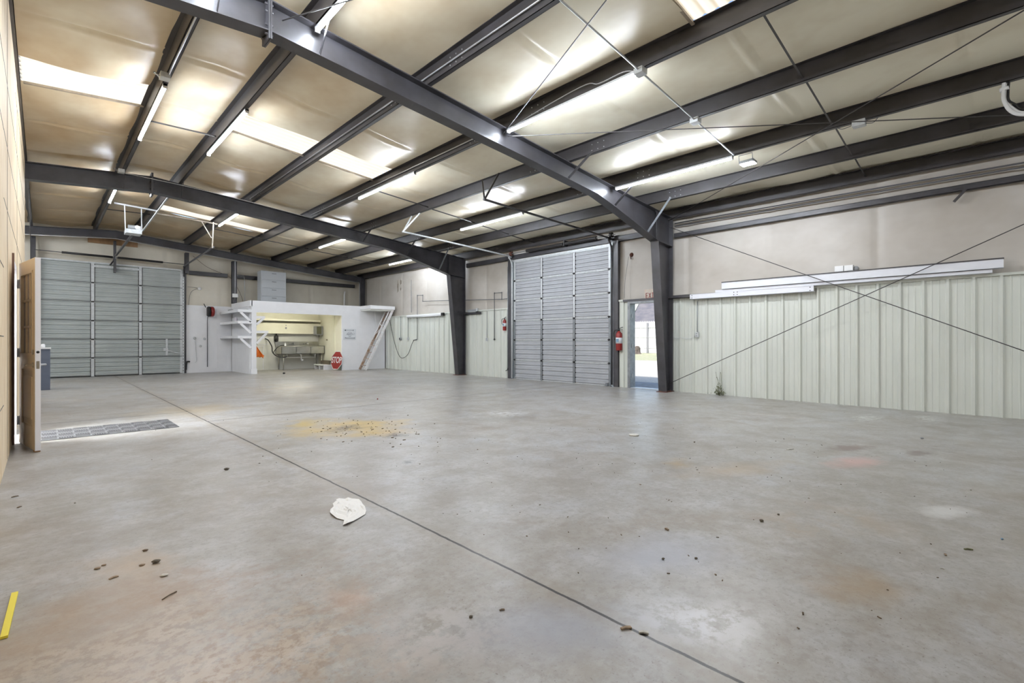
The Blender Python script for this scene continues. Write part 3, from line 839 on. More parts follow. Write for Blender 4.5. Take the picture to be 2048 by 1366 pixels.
b = MB(); b.box((XR-.07, 7.30, .0), (XR-.03, 7.22, .09)); b.tube([(XR-.08,7.26,.08),(XR-.10,7.24,.02),(XR-.12,7.3,.015)], .008, 6, 4); b.build('bottom_bracket', M['rail'], e)
# jambs, tracks and springs of that door
e = empty('door_frame', (XR, 8.95, 0), 'dark steel jambs framing the tall roller door in the right wall', 'door frame')
for ya, yb, m_ in ((6.93, 7.06, 'steel'), (10.86, 10.98, 'steel')):
    b = MB(); b.box((XR-.05, ya, 0), (XR+.05, yb, 3.86)); b.build('jamb', M[m_], e)
for ya, yb in ((7.08, 7.13), (10.77, 10.82)):
    b = MB(); b.box((XR-.06, ya, .02), (XR-.02, yb, 3.70)); b.build('track_angle', M['galv'], e)
b = MB(); b.box((XR+.0, 7.0, 3.68), (XR+.03, 10.9, 3.86)); b.build('header', M['plastic'], e)
def track(ys, xe, ye, ze, lb, hang, m_='galv'):
    e = empty('door_track', (XR-.1, ys, 0), lb, 'door track', 'overhead tracks of the tall roller door')
    pts = [(XR-.07, ys, .05), (XR-.07, ys, 3.2), (XR-.07, ys, 3.45), (XR-.11, ys, 3.62), (XR-.22, ys, 3.74), (XR-.40, ys, 3.80), (xe, ye, ze)]
    b = MB(); b.tube(pts[:3], .022, 8); b.tube(pts[2:], .024, 8, 6)
    b.build('rail', M[m_], e)
    for a, c in hang:
        b = MB(); b.bar(a, c, .03, .03); b.build('hanger', M[m_], e)
track(10.76, 6.43, 10.541, 3.90, 'bright galvanised track running left from the tall roller door top', [((6.45,10.54,3.9),(6.70,10.55,4.33)), ((6.45,10.54,3.9),(6.72,10.2,4.35))])
track(7.10, 6.0, 6.95, 3.86, 'dark track running left from the tall roller door, on a forked hanger', [((6.02,6.95,3.86),(6.35,7.4,4.4)), ((6.02,6.95,3.86),(6.3,6.85,4.4))], 'steel')
e = empty('torsion_spring', (10.35, 8.8, 3.8), 'black torsion spring tube above the tall roller door', 'door spring')
b = MB(); b.tube([(10.36, 6.93, 3.86), (10.36, 10.95, 3.86)], .014, 8); b.build('shaft', M['conduit'], e)
b = MB(); 
n = 44
for ya, yb in ((7.50, 8.55), (8.62, 10.05)):
    prof = []
    for k in range(n+1): prof.append((.045+.004*math.sin(k*PI), (yb-ya)*k/n)); 
    b.lathe((10.36, ya, 3.86), prof, 14, axis=(0,1,0))
b.build('spring_coil', M['blackmetal'], e)
b = MB(); b.lathe((10.36, 10.68, 3.86), [(.02,0),(.07,0),(.05,.03),(.07,.06),(.02,.06)], 16, axis=(0,1,0)); b.build('cable_drum', M['redrust'], e)
b = MB(); b.lathe((10.36, 7.02, 3.86), [(.02,0),(.07,0),(.05,.03),(.07,.06),(.02,.06)], 16, axis=(0,1,0)); b.build('cable_drum', M['blackmetal'], e)
b = MB(); b.box((10.33, 8.57, 3.80), (10.50, 8.61, 3.95)); b.build('centre_bracket', M['blackmetal'], e)

# back door
zs = [0, .62, 1.227, 1.84, 2.462, 3.086, 3.735]
e = empty('door_3', (1.8, YB, 0), 'wide ribbed grey overhead door in the far end wall', None, None, 'structure')
dy = YB-.06
for k in range(6):
    z0, z1 = zs[k], zs[k+1]
    prof = sec_profile_y(dy, z0+.004, z1-.004, -1, 4)
    b = MB(); v = [(-.09, p[0], p[1]) for p in prof] + [(3.62, p[0], p[1]) for p in prof]; n = len(prof)
    b.add(v, [(i, i+1, n+i+1, n+i) for i in range(n-1)]); s_ = b.build('door_section', M['doorpanel2'], e)
    r_ = MB(); r_.box((-.09, dy-.03, z1-.03), (3.62, dy, z1-.006)); r_.build('section_rail', M['doorpanel2'], s_)
    for x in (1.166, 2.415, 3.60):
        st = MB(); st.box((x-.04, dy-.036, z0+.01), (x+.04, dy-.014, z1-.01)); st.build('stile', M['galv'], s_)
        if k < 5 and x < 3.5:
            h = MB(); h.box((x-.035, dy-.05, z1-.025), (x+.035, dy-.036, z1+.02)); h.build('hinge', M['blackmetal'], s_)
b = MB(); b.box((-.09, dy+.004, 0), (3.63, dy+.01, 3.72)); b.build('outer_skin', M['blackmetal'], e)
for x in (1.166, 2.415):
    for sd in (-1, 1):
        b = MB(); b.box((x+sd*.052-.008, dy-.028, .02), (x+sd*.052+.008, dy-.002, 3.70)); b.build('stile_gap', M['blackmetal'], e)
b = MB(); b.box((1.17, dy-.045, 3.60), (2.42, dy-.03, 3.66)); b.box((-.09, dy-.04, 3.72), (3.64, dy, 3.76)); b.build('top_strut', M['galv'], e)
b = MB(); b.box((-.09, dy-.02, 0), (3.64, dy+.02, .03)); b.build('bottom_seal', M['black'], e)
b = MB(); b.box((3.16-.03, dy-.05, .66), (3.16+.03, dy-.035, 1.24)); b.bar((3.08, dy-.06, .86), (3.55, dy-.06, .72), .02, .03); b.box((3.06, dy-.07, .82), (3.2, dy-.05, .92)); b.build('slide_latch', M['galv'], e)
e = empty('door_track', (3.7, YB-.1, 0), 'perforated vertical track and tan-hung rail of the far overhead door', 'door track')
b = MB(); b.box((3.63, YB-.13, 0), (3.68, YB-.08, 3.6)); b.build('vertical_rail', M['galv'], e)
b = MB(); b.box((3.70, YB-.09, 0), (3.75, YB-.01, 3.64)); b.build('jamb_angle', M['steel'], e)
b = MB()
for k in range(34): b.box((3.64, YB-.134, .08+k*.105), (3.655, YB-.129, .12+k*.105))
b.build('slot_row', M['black'], e)
b = MB(); b.tube([(3.66,YB-.12,3.5),(3.66,YB-.14,3.68),(3.66,YB-.28,3.82),(3.66,YB-.5,3.88),(3.55,16.1,3.90)], .028, 8, 6); b.build('rail', M['steel'], e)
b = MB(); b.bar((3.52,16.1,3.86), (3.55,16.1,4.62), .03, .03); b.bar((3.50,16.1,4.15), (3.25,16.1,4.60), .025, .025); b.bar((2.2,16.5,rz(2.2)-.02),(3.8,16.15,rz(3.7)-.02), .035, .035); b.build('hanger', M['tan'], e)
e = empty('torsion_spring', (1.7, 20.4, 3.93), 'black torsion spring tube above the far overhead door', 'door spring')
b = MB(); b.tube([(-.2, 20.72, 3.96), (3.72, 20.72, 3.93)], .012, 8); b.build('shaft', M['rod'], e)
b = MB(); b.tube([(.42, 20.72, 3.955), (1.66, 20.72, 3.95)], .036, 12); b.tube([(1.78, 20.72, 3.95), (3.02, 20.72, 3.935)], .036, 12); b.build('spring_coil', M['blackmetal'], e)
b = MB(); b.box((1.69, 20.70, 3.45), (1.75, 20.95, 4.5)); b.bar((1.72,20.7,3.9),(1.60,20.9,3.70),.03,.03); b.build('centre_bracket', M['steel'], e)
b = MB(); b.box((1.05, YB-.02, 4.40), (2.35, YB+.02, 4.60)); tag(b.build('header_board', M['wood']), 'orange-brown wood board above the far overhead door', 'board')
# opener
e = empty('door_opener', (1.72, 16.3, 4.1), 'grey overhead door opener hung from the roof on angle irons', 'door opener')
b = MB(); b.box((1.56, 16.15, 4.02), (1.90, 16.55, 4.13)); b.build('chassis', M['galv'], e, bevel=.006)
b = MB(); b.lathe((1.62, 16.32, 4.20), [(.001,0),(.065,0),(.065,.2),(.001,.2)], 16, axis=(1,0,0)); b.build('motor', M['greyplastic'], e)
b = MB(); b.lathe((1.80, 16.2, 4.2), [(.001,0),(.05,0),(.05,.02),(.001,.02)], 16, axis=(0,-1,0)); b.box((1.78,16.2,4.13),(1.88,16.3,4.24)); b.build('gear_wheel', M['plastic'], e)
b = MB(); b.bar((1.32,16.1,rz(1.3)-.01),(2.25,16.2,rz(2.2)-.02), .04, .04); b.build('cross_angle', M['galv'], e)
b = MB(); b.bar((1.55,16.13,4.0),(1.53,16.13,4.73), .035, .02); b.build('hanger', M['galv'], e)
b = MB(); b.bar((1.90,16.2,4.1),(1.89,16.2,4.72), .035, .02); b.build('hanger', M['galv'], e)
b = MB(); b.bar((1.92,16.2,4.12),(2.2,13.6,4.72), .03, .02); b.build('stay', M['galv'], e)
b = MB(); b.bar((1.73,16.5,4.04),(1.73,20.72,4.0), .05, .05); b.build('drive_rail', M['steel'], e)
b = MB(); b.tube([(1.73,20.5,3.98),(1.73,20.8,3.85),(1.73,20.86,3.55)], .014, 8, 4); b.build('door_arm', M['conduit'], e)

# ------------------------------------------------------------------ exit doorway
e = empty('door_4', (XR, 6.1, 0), 'open exit doorway with grey frame, bright yard outside', None, None, 'structure')
b = MB()
b.box((XR-.05, D1, 0), (WX+.12, D1+.07, DZ+.0)); b.box((XR-.05, D0-.07, 0), (WX+.12, D0, DZ)); b.box((XR-.05, D0-.07, DZ), (WX+.12, D1+.07, DZ+.05))
b.build('door_frame', M['rail'], e)
b = MB(); b.box((XR-.06, D0-.2, DZ+.05), (XR+.05, D1+.2, DZ+.105)); b.build('header', M['steel'], e)
b = MB(); b.box((XR-.02, D0, 0), (WX+.14, D1, .012)); b.build('threshold', M['galv'], e)
b = MB()
for z in (.3, 1.05, 1.8): b.box((XR+.04, D1-.012, z-.05), (XR+.06, D1, z+.05))
b.build('hinge', M['conduit'], e)
# EXIT painted sign: red brush strokes on an orange-stained patch of the wall facing
e = empty('exit_sign', (XR, 6.0, 2.24), 'hand painted red EXIT lettering above the open doorway', 'sign')
b = MB(); b.box((WX-.035, 5.80, 2.205), (WX-.029, 6.22, 2.43)); b.build('backing', mat('stained_board', (.66,.62,.56), .7, col2=(.64,.52,.42), vscale=14), e)
def strokes(par, segs, w, x, mt, name):
    b = MB()
    for (y0, z0), (y1, z1) in segs: b.bar((x, y0, z0), (x, y1, z1), w, .004, up=(1,0,0))
    return b.build(name, mt, par)
def glyphs(txt, y0, z0, cw, ch, gap):
    G = {'E': [((0,0),(0,1)),((0,0),(1,0)),((0,.5),(.8,.5)),((0,1),(1,1))], 'X': [((0,0),(1,1)),((0,1),(1,0))],
         'I': [((.5,0),(.5,1)),((.1,0),(.9,0)),((.1,1),(.9,1))], 'T': [((.5,0),(.5,1)),((0,1),(1,1))], '/': [((0,.3),(.6,1)),((.6,1),(.6,.5))]}
    out = []; y = y0
    for c in txt:
        for (a, b_), (c_, d) in G[c]: out.append(((y - a*cw, z0+b_*ch), (y - c_*cw, z0+d*ch)))
        y -= cw+gap
    return out
strokes(e, glyphs('EXIT/', 6.18, 2.215, .052, .12, .026), .014, WX-.040, M['red'], 'lettering')

# ------------------------------------------------------------------ fire extinguishers
def extinguisher(x, y, z, s, lb):
    e = empty('fire_extinguisher', (x, y, z), lb, 'fire extinguisher')
    r = .072*s; h = .44*s
    b = MB(); b.lathe((x, y, z), [(r*.9,0),(r,.012),(r,h*.80),(r*.85,h*.88),(r*.5,h*.95),(r*.3,h)], 20); b.build('cylinder', M['red'], e)
    b = MB(); b.lathe((x, y, z+h), [(r*.3,0),(r*.3,.04*s),(r*.18,.05*s)], 12); b.build('valve', M['blackmetal'], e)
    b = MB(); b.bar((x, y+.01, z+h+.05*s), (x-.02, y-.11*s, z+h+.085*s), .02, .012); b.bar((x, y+.01, z+h+.03*s), (x-.02, y-.10*s, z+h+.03*s), .02, .01); b.build('handle', M['blackmetal'], e)
    b = MB(); b.lathe((x, y, z+h*.36), [(r+.0015,0),(r+.0015,h*.30)], 20); b.build('label', M['wlabel'], e)
    b = MB(); b.box((x-r-.004, y-.035*s, z+h*.44), (x-r+.004, y+.03*s, z+h*.60)); b.build('label_panel', M['blue'], e)
    b = MB(); b.tube([(x-.01, y+.03, z+h+.03*s),(x-.03, y+.11*s, z+h+.0),(x-.03, y+.12*s, z+h*.75),(x-.04, y+.085*s, z+h*.55)], .011*s, 8, 5); b.build('hose', M['black'], e)
    b = MB(); b.box((x+r*.7, y-.03, z+h*.5), (XR+.01, y+.03, z+h*.9)); b.build('wall_bracket', M['blackmetal'], e)
extinguisher(10.44, 6.87, .93, 1.12, 'larger red fire extinguisher between tall roller door and exit doorway')
extinguisher(10.45, 11.10, 1.50, .80, 'small red fire extinguisher left of the tall roller door')

# ------------------------------------------------------------------ right wall services
def pipe(pts, r, lb, m='darkpipe', name='wall_pipe', cat='pipe', sp=0, ends=None):
    b = MB()
    b.tube(pts, r, 8, sp)
    o = tag(b.build(name, M[m]), lb, cat)
    return o
wx = XR-.05
e = empty('air_line', (wx, 13.5, 2.5), 'dark air pipe with two square loops stepping along the right wall', 'pipe')
def seg(e, pts, r=.011, m='darkpipe', nm='pipe_run'):
    b = MB()
    for a, c in zip(pts[:-1], pts[1:]): b.tube([a, c], r, 8)
    for p in pts[1:-1]: b.lathe((p[0], p[1], p[2]-.02), [(.017,0),(.017,.04)], 8)
    b.build(nm, M[m], e)
seg(e, [(wx,16.1,1.23),(wx,16.1,2.95),(wx,15.72,2.93),(wx,15.72,2.70),(wx,11.26,2.50)])
seg(e, [(wx,11.61,1.22),(wx,11.61,2.72),(wx,11.26,2.71),(wx,11.26,2.50),(wx,10.99,2.50)])
b = MB(); b.tube([(wx-.01,16.1,1.23),(wx-.02,16.35,1.20)], .014, 8); b.build('hose_tap', M['blackmetal'], e)
b = MB(); b.lathe((wx, 11.61, 1.20), [(.02,0),(.02,.05)], 10); b.tube([(wx,11.55,1.22),(wx,11.67,1.22)], .008, 6); b.build('hose_tap', M['blackmetal'], e)
e = empty('drain_pipe', (wx, 10.95, 0), 'thin grey pipe dropping beside the tall roller door, left side', 'pipe')
seg(e, [(wx,10.98,3.5),(wx,10.98,.32)], .012, 'rail')
b = MB(); b.lathe((wx,10.98,.26),[(.02,0),(.02,.06)],10); b.tube([(wx,10.98,.27),(wx-.03,11.05,.23)], .012, 8); b.build('valve', M['blackmetal'], e)
def outlet(y, z, ztop, lb, round_=False, x=wx):
    e = empty('outlet', (x, y, z), lb, 'outlet', 'conduit-fed outlets on the right wall')
    b = MB(); b.tube([(x+.01, y, z+.04),(x+.01, y, ztop)], .009, 8); b.build('conduit', M['rail'], e)
    b = MB()
    if round_: b.lathe((x+.03, y+.02, z), [(.001,0),(.06,0),(.06,.05),(.045,.06),(.001,.06)], 18, axis=(-1,0,0)); b.build('socket', M['greyplastic'], e); c = MB(); c.lathe((x-.03,y+.02,z),[(.001,0),(.035,0),(.035,.003),(.001,.003)],16,axis=(-1,0,0)); c.build('socket_face', M['black'], e)
    else:
        b.box((x-.02, y-.035, z-.055), (x+.03, y+.035, z+.055)); b.build('box', M['galv'], e, bevel=.004)
        c = MB(); c.box((x-.024, y-.018, z+.01), (x-.019, y+.018, z+.035)); c.box((x-.024, y-.018, z-.035), (x-.019, y+.018, z-.01)); c.build('socket_face', M['greyplastic'], e)
    return e
outlet(17.34, 1.26, 2.17, 'round black-faced outlet under a conduit near the ladder', True)
outlet(16.78, 1.26, 2.15, 'small box outlet on a conduit between ladder and air pipe')
outlet(11.98, 1.22, 2.15, 'box outlet on a bent conduit left of the tall roller door')
outlet(4.86, 1.31, 2.06, 'box outlet on a conduit just right of the near frame column')
pipe([(XR-.03,5.44,2.16),(XR-.035,5.45,1.9),(XR-.03,5.46,1.42),(XR-.04,5.42,1.27),(XR-.045,5.34,1.235),(XR-.03,5.25,1.25),(XR-.045,5.1,1.22),(XR-.03,5.0,1.24),(XR-.045,4.9,1.30)], .005, 'loose thin cable looping to the outlet beside the near frame column', 'galv', 'loose_cable', 'cable', 5)
pipe([(XR-.08,18.2,2.15),(XR-.08,18.08,1.9),(XR-.09,17.77,1.19),(XR-.10,17.42,.64),(XR-.10,17.11,.48),(XR-.09,16.7,.65),(XR-.09,16.42,1.05),(XR-.07,16.3,1.19),(XR-.06,16.16,1.21)], .011, 'black hose drooping in a deep curve right of the ladder', 'black', 'air_hose', 'hose', 6)
pipe([(wx,16.54,3.6),(wx,16.53,2.3)], .009, 'thin conduit on the upper wall above the unlit tube fixture', 'rail', 'conduit', 'conduit')
pipe([(wx+.02,6.13+.5,3.28),(wx+.02,6.73,2.7),(wx+.02,6.75,2.25)], .004, 'thin wire hanging from a rusty fitting above the exit doorway', 'darkpipe', 'hanging_wire', 'wire', 4)
b = MB(); b.lathe((WX-.0, 6.6, 3.33), [(.001,0),(.06,0),(.05,.03),(.02,.06),(.001,.07)], 10, axis=(-1,0,0)); b.bar((WX-.03,6.62,3.3),(WX-.07,6.58,3.22),.02,.02)
tag(b.build('rusty_fitting', M['redrust']), 'rusty torn fitting on the wall above the exit doorway', 'fitting')
# unlit fluorescent fixture
e = empty('tube_fixture', (10.45, 15.6, 2.1), 'long unlit white tube fixture on the wall left of the far frame', 'light fixture')
b = MB(); b.box((10.42, 14.4, 2.13), (10.52, 16.8, 2.19)); b.build('housing', M['plastic'], e, bevel=.006)
b = MB(); b.tube([(10.44,14.46,2.105),(10.44,16.74,2.105)], .02, 10); b.build('tube', M['tubeoff'], e)
b = MB(); b.box((10.41, 14.33, 2.09), (10.49, 14.45, 2.20)); b.build('end_cap', M['blackmetal'], e)
e = empty('tube_fixture', (10.45, 12.7, 2.1), 'short grey fixture box just right of the far frame column', 'light fixture')
b = MB(); b.box((10.43, 12.5, 2.14), (10.53, 12.95, 2.24)); b.build('housing', M['greyplastic'], e, bevel=.006)
b = MB(); b.box((10.44, 12.42, 2.17), (10.50, 12.5, 2.27)); b.build('ballast_box', M['galv'], e)
# tears in the vinyl
for k, (y, z, w, h) in enumerate(((17.72,3.42,.10,.42),(17.5,3.60,.08,.18),(17.5,3.32,.05,.10))):
    b = MB(); pts = []
    for q in range(12):
        a = 2*PI*q/12; rr = 1+.35*math.sin(q*2.7+k)
        pts.append((WX-.016, y+w/2*rr*math.cos(a), z+h/2*rr*math.sin(a)))
    b.poly(pts, (.03,0,0)); tag(b.build('vinyl_tear', M['redrust'] if 0 else M['tan']), ['long torn strip in the wall vinyl above the ladder', 'small torn flap up right of the long tear', 'tiny hole under the small torn flap'][k], 'tear')

# ------------------------------------------------------------------ white mezzanine box with alcove
BY = 18.6; BX = 5.35; BT = 2.60
e = empty('mezzanine', (7.6, BY, 0), 'white painted plywood mezzanine box with an open washing alcove', 'mezzanine')
b = MB(); b.box((5.27, BY, 2.19), (9.36, BY+.08, BT)); b.build('header_beam', M['white'], e)
b = MB(); b.box((5.27, BY-.01, .16), (5.43, BY+.12, 2.19)); b.box((5.25, BY-.03, 0), (5.45, BY+.14, .18)); b.build('post', M['white'], e, bevel=.006)
b = MB(); b.box((8.58, BY+.002, 0), (9.36, BY+.07, 2.19)); b.box((9.36, BY+.002, 0), (10.49, BY+.07, 2.46)); b.box((9.36, BY, 2.46), (10.49, BY+.07, BT)); b.build('front_panel', M['white'], e)
b = MB(); b.box((5.24, BY+.12, 0), (5.30, YB-.06, 2.40)); b.build('side_panel', M['white'], e)
b = MB(); b.box((5.22, BY, 2.40), (5.30, YB-.06, BT)); b.build('side_beam', M['white'], e)
b = MB(); b.box((5.30, BY+.08, 2.40), (10.45, YB-.02, BT-.02)); b.build('deck', M['greypaint'], e)
b = MB(); b.box((5.30, BY+.1, 2.36), (8.6, YB-.02, 2.40)); b.build('alcove_ceiling', M['yellowpaint'], e)
b = MB(); b.box((5.30, YB-.06, 0), (8.64, YB-.0, 1.47)); b.build('back_panel', M['greypaint'], e)
b = MB(); b.box((5.30, YB-.30, 1.47), (8.60, YB-.02, 1.90)); b.box((5.30, YB-.06, 1.9), (8.6, YB-.02, 2.36)); b.build('upper_cabinet', M['yellowpaint'], e)
b = MB(); b.box((5.30, YB-.62, 1.985), (8.45, YB-.06, 2.04)); b.build('shelf', M['yellowpaint'], e)
b = MB(); b.box((5.30, BY+.12, 0), (5.32, YB-.06, 2.36)); b.build('inner_left_panel', M['yellowpaint'], e)
b = MB(); b.box((8.60, BY+.07, 0), (8.64, YB-.02, 2.40)); b.build('inner_right_panel', M['yellowpaint'], e)
pd = MB(); pd.box((8.57, 19.34, .06), (8.60, 20.15, 2.12)); pdo = pd.build('restroom_door', M['yellowpaint'], e)
b = MB(); b.lathe((8.57, 19.93, 1.22), [(.012,0),(.012,.03),(.03,.035),(.03,.06),(.001,.065)], 14, axis=(-1,0,0)); b.build('door_knob', M['brass'], pdo)
b = MB()
for yy in (19.30, 20.19): b.box((8.575, yy-.035, 0), (8.60, yy+.035, 2.2))
b.box((8.575, 19.27, 2.13), (8.60, 20.22, 2.2)); b.build('door_casing', M['yellowpaint'], e)
b = MB(); b.box((5.66, YB-.085, 0), (5.68, YB-.06, 1.45)); 
for x in (6.05, 6.35, 6.95): b.box((x, YB-.075, .03), (x+.025, YB-.06, .95))
b.box((6.05, YB-.075, .95), (6.38, YB-.06, .975)); b.box((6.15,YB-.08,1.02),(6.55,YB-.06,1.30))
b.build('batten', M['white'], e)
b = MB(); b.box((6.18,YB-.085,1.05),(6.52,YB-.08,1.27)); b.build('access_panel', M['greypaint'], e)
# landing at right
b = MB(); b.box((9.36, 17.75, 2.46), (10.47, BY, BT)); b.build('landing', M['white'], e)
b = MB(); b.box((9.40, 17.8, 2.40), (10.45, BY, 2.46)); b.build('landing_soffit', M['greypaint'], e)
# brackets inside
def bracket(x0, x1, z, y, drop, par, both=True):
    b = MB(); sx = 1 if x1 > x0 else -1
    b.box((x0, y-.02, z-.09), (x1, y+.05, z)); b.bar((x1-sx*.06, y+.015, z-.09), (x0+sx*.02, y+.015, z-drop), .07, .075)
    return b.build('bracket', M['white'], par)
bracket(5.42, 5.72, 2.06, BY+.03, .30, e); bracket(5.42, 5.83, 1.54, BY+.03, .46, e)
b = MB(); b.box((5.32, BY+.08, 2.03), (5.70, BY+.6, 2.06)); b.box((5.32, BY+.08, 1.51), (5.80, BY+.6, 1.54)); b.build('inner_shelf', M['white'], e)
# wall light in alcove
l = empty('alcove_light', (7.0, 19.0, 2.33), 'warm tube light hidden behind the alcove header', 'light')
b = MB(); b.box((6.2, 18.95, 2.31), (7.6, 19.07, 2.35)); b.build('housing', M['plastic'], l)
b = MB(); b.tube([(6.25,19.01,2.285),(7.55,19.01,2.285)], .018, 8); b.build('tube', M['warmled'], l)
# painted end wall dado left of the mezzanine
b = MB(); b.box((3.76, YB-.03, 0), (5.24, YB, 2.49))
o = tag(b.build('trim_6', M['white']), None, None, None, 'structure')
b = MB(); b.box((3.76, YB-.045, 0), (5.24, YB-.03, .12)); b.box((4.74, YB-.036, .12), (4.745, YB-.03, 2.49)); b.build('base_board', M['white'], o)
# side shelves
e = empty('shelf_unit', (4.95, 19.8, 1.3), 'three white plank shelves on angled brackets, left side of mezzanine', 'shelves')
for z in (2.27, 1.87, 1.35):
    s_ = MB(); s_.box((4.86, BY+.05, z-.035), (5.24, YB-.05, z)); s_.box((4.84, BY-.0, z-.09), (4.86, YB-.05, z)); so = s_.build('shelf_plank', M['white'], e)
    bracket(5.27, 4.86, z, BY, .42, so)
# items on shelf
e = empty('glass_jar', (5.0, 19.4, 1.87), 'small clear container on the middle left shelf', 'container')
b = MB(); b.lathe((5.0, 19.45, 1.87), [(.05,0),(.055,.01),(.055,.11),(.04,.13),(.04,.15)], 16); b.build('body', M['glass'], e)
b = MB(); b.lathe((5.0, 19.45, 2.02), [(.042,0),(.042,.02)], 16); b.build('lid', M['galv'], e)
e = empty('metal_scraps', (5.0, 20.0, 2.27), 'thin dark rods lying on the top left shelf', 'rods')
b = MB(); b.tube([(4.95,20.3,2.285),(5.2,19.2,2.285)], .012, 6); b.build('long_rod', M['blackmetal'], e)
b = MB(); b.tube([(5.05,19.1,2.285),(5.2,18.75,2.285)], .015, 6); b.box((4.92,20.0,2.27),(5.05,20.2,2.33)); b.build('clamp', M['greyplastic'], e)

# hose/cord reel on the dado
e = empty('cord_reel', (4.5, YB-.1, 2.1), 'red and black cord reel on the white end wall panel', 'cord reel')
b = MB(); b.lathe((4.40, YB-.14, 2.27), [(.001,0),(.17,0),(.19,.03),(.19,.08),(.001,.09)], 22, axis=(1,0,0)); b.build('drum', M['black'], e)
b = MB(); b.lathe((4.50, YB-.14, 2.27), [(.13,0),(.19,.01),(.19,.09),(.15,.12),(.001,.13)], 22, axis=(1,0,0)); b.build('cover', M['red'], e)
b = MB(); b.tube([(4.42,YB-.12,2.08),(4.42,YB-.05,1.9),(4.42,YB-.05,.2)], .012, 6); b.build('cord', M['darkpipe'], e)
b = MB(); b.tube([(4.36,YB-.1,2.42),(4.30,YB-.08,2.56)], .014, 6); b.build('arm', M['blackmetal'], e)
pipe([(3.74,YB-.08,.12),(3.76,YB-.08,.38),(3.80,YB-.09,.42),(3.86,YB-.09,.41)], .028, 'short bent black pipe low on the white panel by the far door', 'black', 'bent_pipe', 'pipe', 4)
for (x, z, lb) in ((4.02, 1.27, 'small socket on the white panel, left one, with a dangling wire'), (4.33, 1.25, 'round socket on the white panel beside the cord'), (4.2, .98, 'small plug plate on the white panel below the sockets')):
    b = MB(); b.lathe((x, YB-.03, z), [(.001,0),(.045,0),(.045,.02),(.001,.022)], 14, axis=(0,-1,0)); b.box((x-.02,YB-.055,z-.02),(x+.02,YB-.05,z+.02))
    tag(b.build('wall_socket', M['galv']), lb, 'socket')
pipe([(4.03,YB-.045,1.24),(4.06,YB-.04,.8),(4.08,YB-.04,.45),(4.02,YB-.04,.38)], .006, 'thin wire dangling below the left socket of the white panel', 'galv', 'dangling_wire', 'wire', 4)
e = empty('wall_lamp', (4.1, YB-.05, 3.1), 'small round pale fitting high on the end wall by the door post', 'fitting')
b = MB(); b.lathe((4.18, YB+.03, 3.12), [(.001,0),(.06,0),(.06,.05),(.001,.06)], 16, axis=(0,-1,0)); b.build('body', M['plastic'], e)
b = MB(); b.tube([(4.12,YB-.0,3.12),(3.9,YB-.0,2.95),(3.84,YB-.0,2.5)], .006, 6, 4); b.tube([(4.12,YB,3.14),(3.8,YB,3.16)], .005, 6); b.build('wire', M['darkpipe'], e)
# conduits on end wall
pipe([(-.9,20.3,rz(-.9)-.27),(1.7,20.3,rz(1.7)-.27),(5.2,20.3,rz(5.2)-.27),(9.9,20.3,rz(9.9)-.27),(10.18,20.3,3.75),(10.2,20.3,2.62)], .012, 'long pale conduit along the far rafter, turning down in the corner', 'conduit', 'conduit', 'conduit')
pipe([(4.6,20.55,4.42),(5.18,20.60,4.38),(5.28,20.68,4.28),(5.28,20.69,2.75)], .011, 'conduit bending down the front of the shelf post', 'conduit', 'conduit', 'conduit', 4)
pipe([(5.3,YB-.15,3.70),(5.55,YB-.15,3.70),(5.66,YB-.12,3.6),(5.68,YB-.08,2.6)], .011, 'conduit bending down the end wall left of the file cabinet', 'conduit', 'conduit', 'conduit', 4)
pipe([(6.95,20.3,4.06),(6.95,20.3,2.62)], .009, 'thin conduit dropping from the far rafter right of the file cabinet', 'conduit', 'conduit', 'conduit')
pipe([(9.75,YB-.1,2.6),(9.75,YB-.1,3.25),(9.78,YB-.1,3.4)], .035, 'white vent pipe standing on the mezzanine near the corner', 'plastic', 'vent_pipe', 'pipe')
b = MB(); b.box((5.19, 20.62, 2.84), (5.37, 20.715, 2.98)); tag(b.build('junction_box', M['plastic']), 'white electrical box on the shelf post just above the mezzanine', 'junction box')
pipe([(3.95,20.9,4.3),(4.4,20.95,3.95),(4.9,20.95,3.75),(5.2,20.95,3.6),(5.5,20.95,3.1),(5.65,20.95,2.65)], .006, 'reddish wire sagging across the end wall to the mezzanine', 'redrust', 'sagging_wire', 'wire', 5)

# ------------------------------------------------------------------ file cabinet
e = empty('file_cabinet', (6.5, 20.3, 2.58), 'tall grey four-drawer lateral file cabinet on the mezzanine', 'file cabinet')
b = MB(); b.box((6.05, 20.16, 2.58), (6.98, 20.62, 3.90)); b.build('body', M['cab'], e, bevel=.006)
for k in range(4):
    z0 = 2.60 + k*.32
    b = MB(); b.box((6.07, 20.135, z0), (6.96, 20.16, z0+.305)); dr = b.build('drawer', M['cab'], e, bevel=.004)
    b = MB(); b.box((6.44, 20.12, z0+.24), (6.60, 20.135, z0+.262)); b.build('pull', M['rail'], dr)

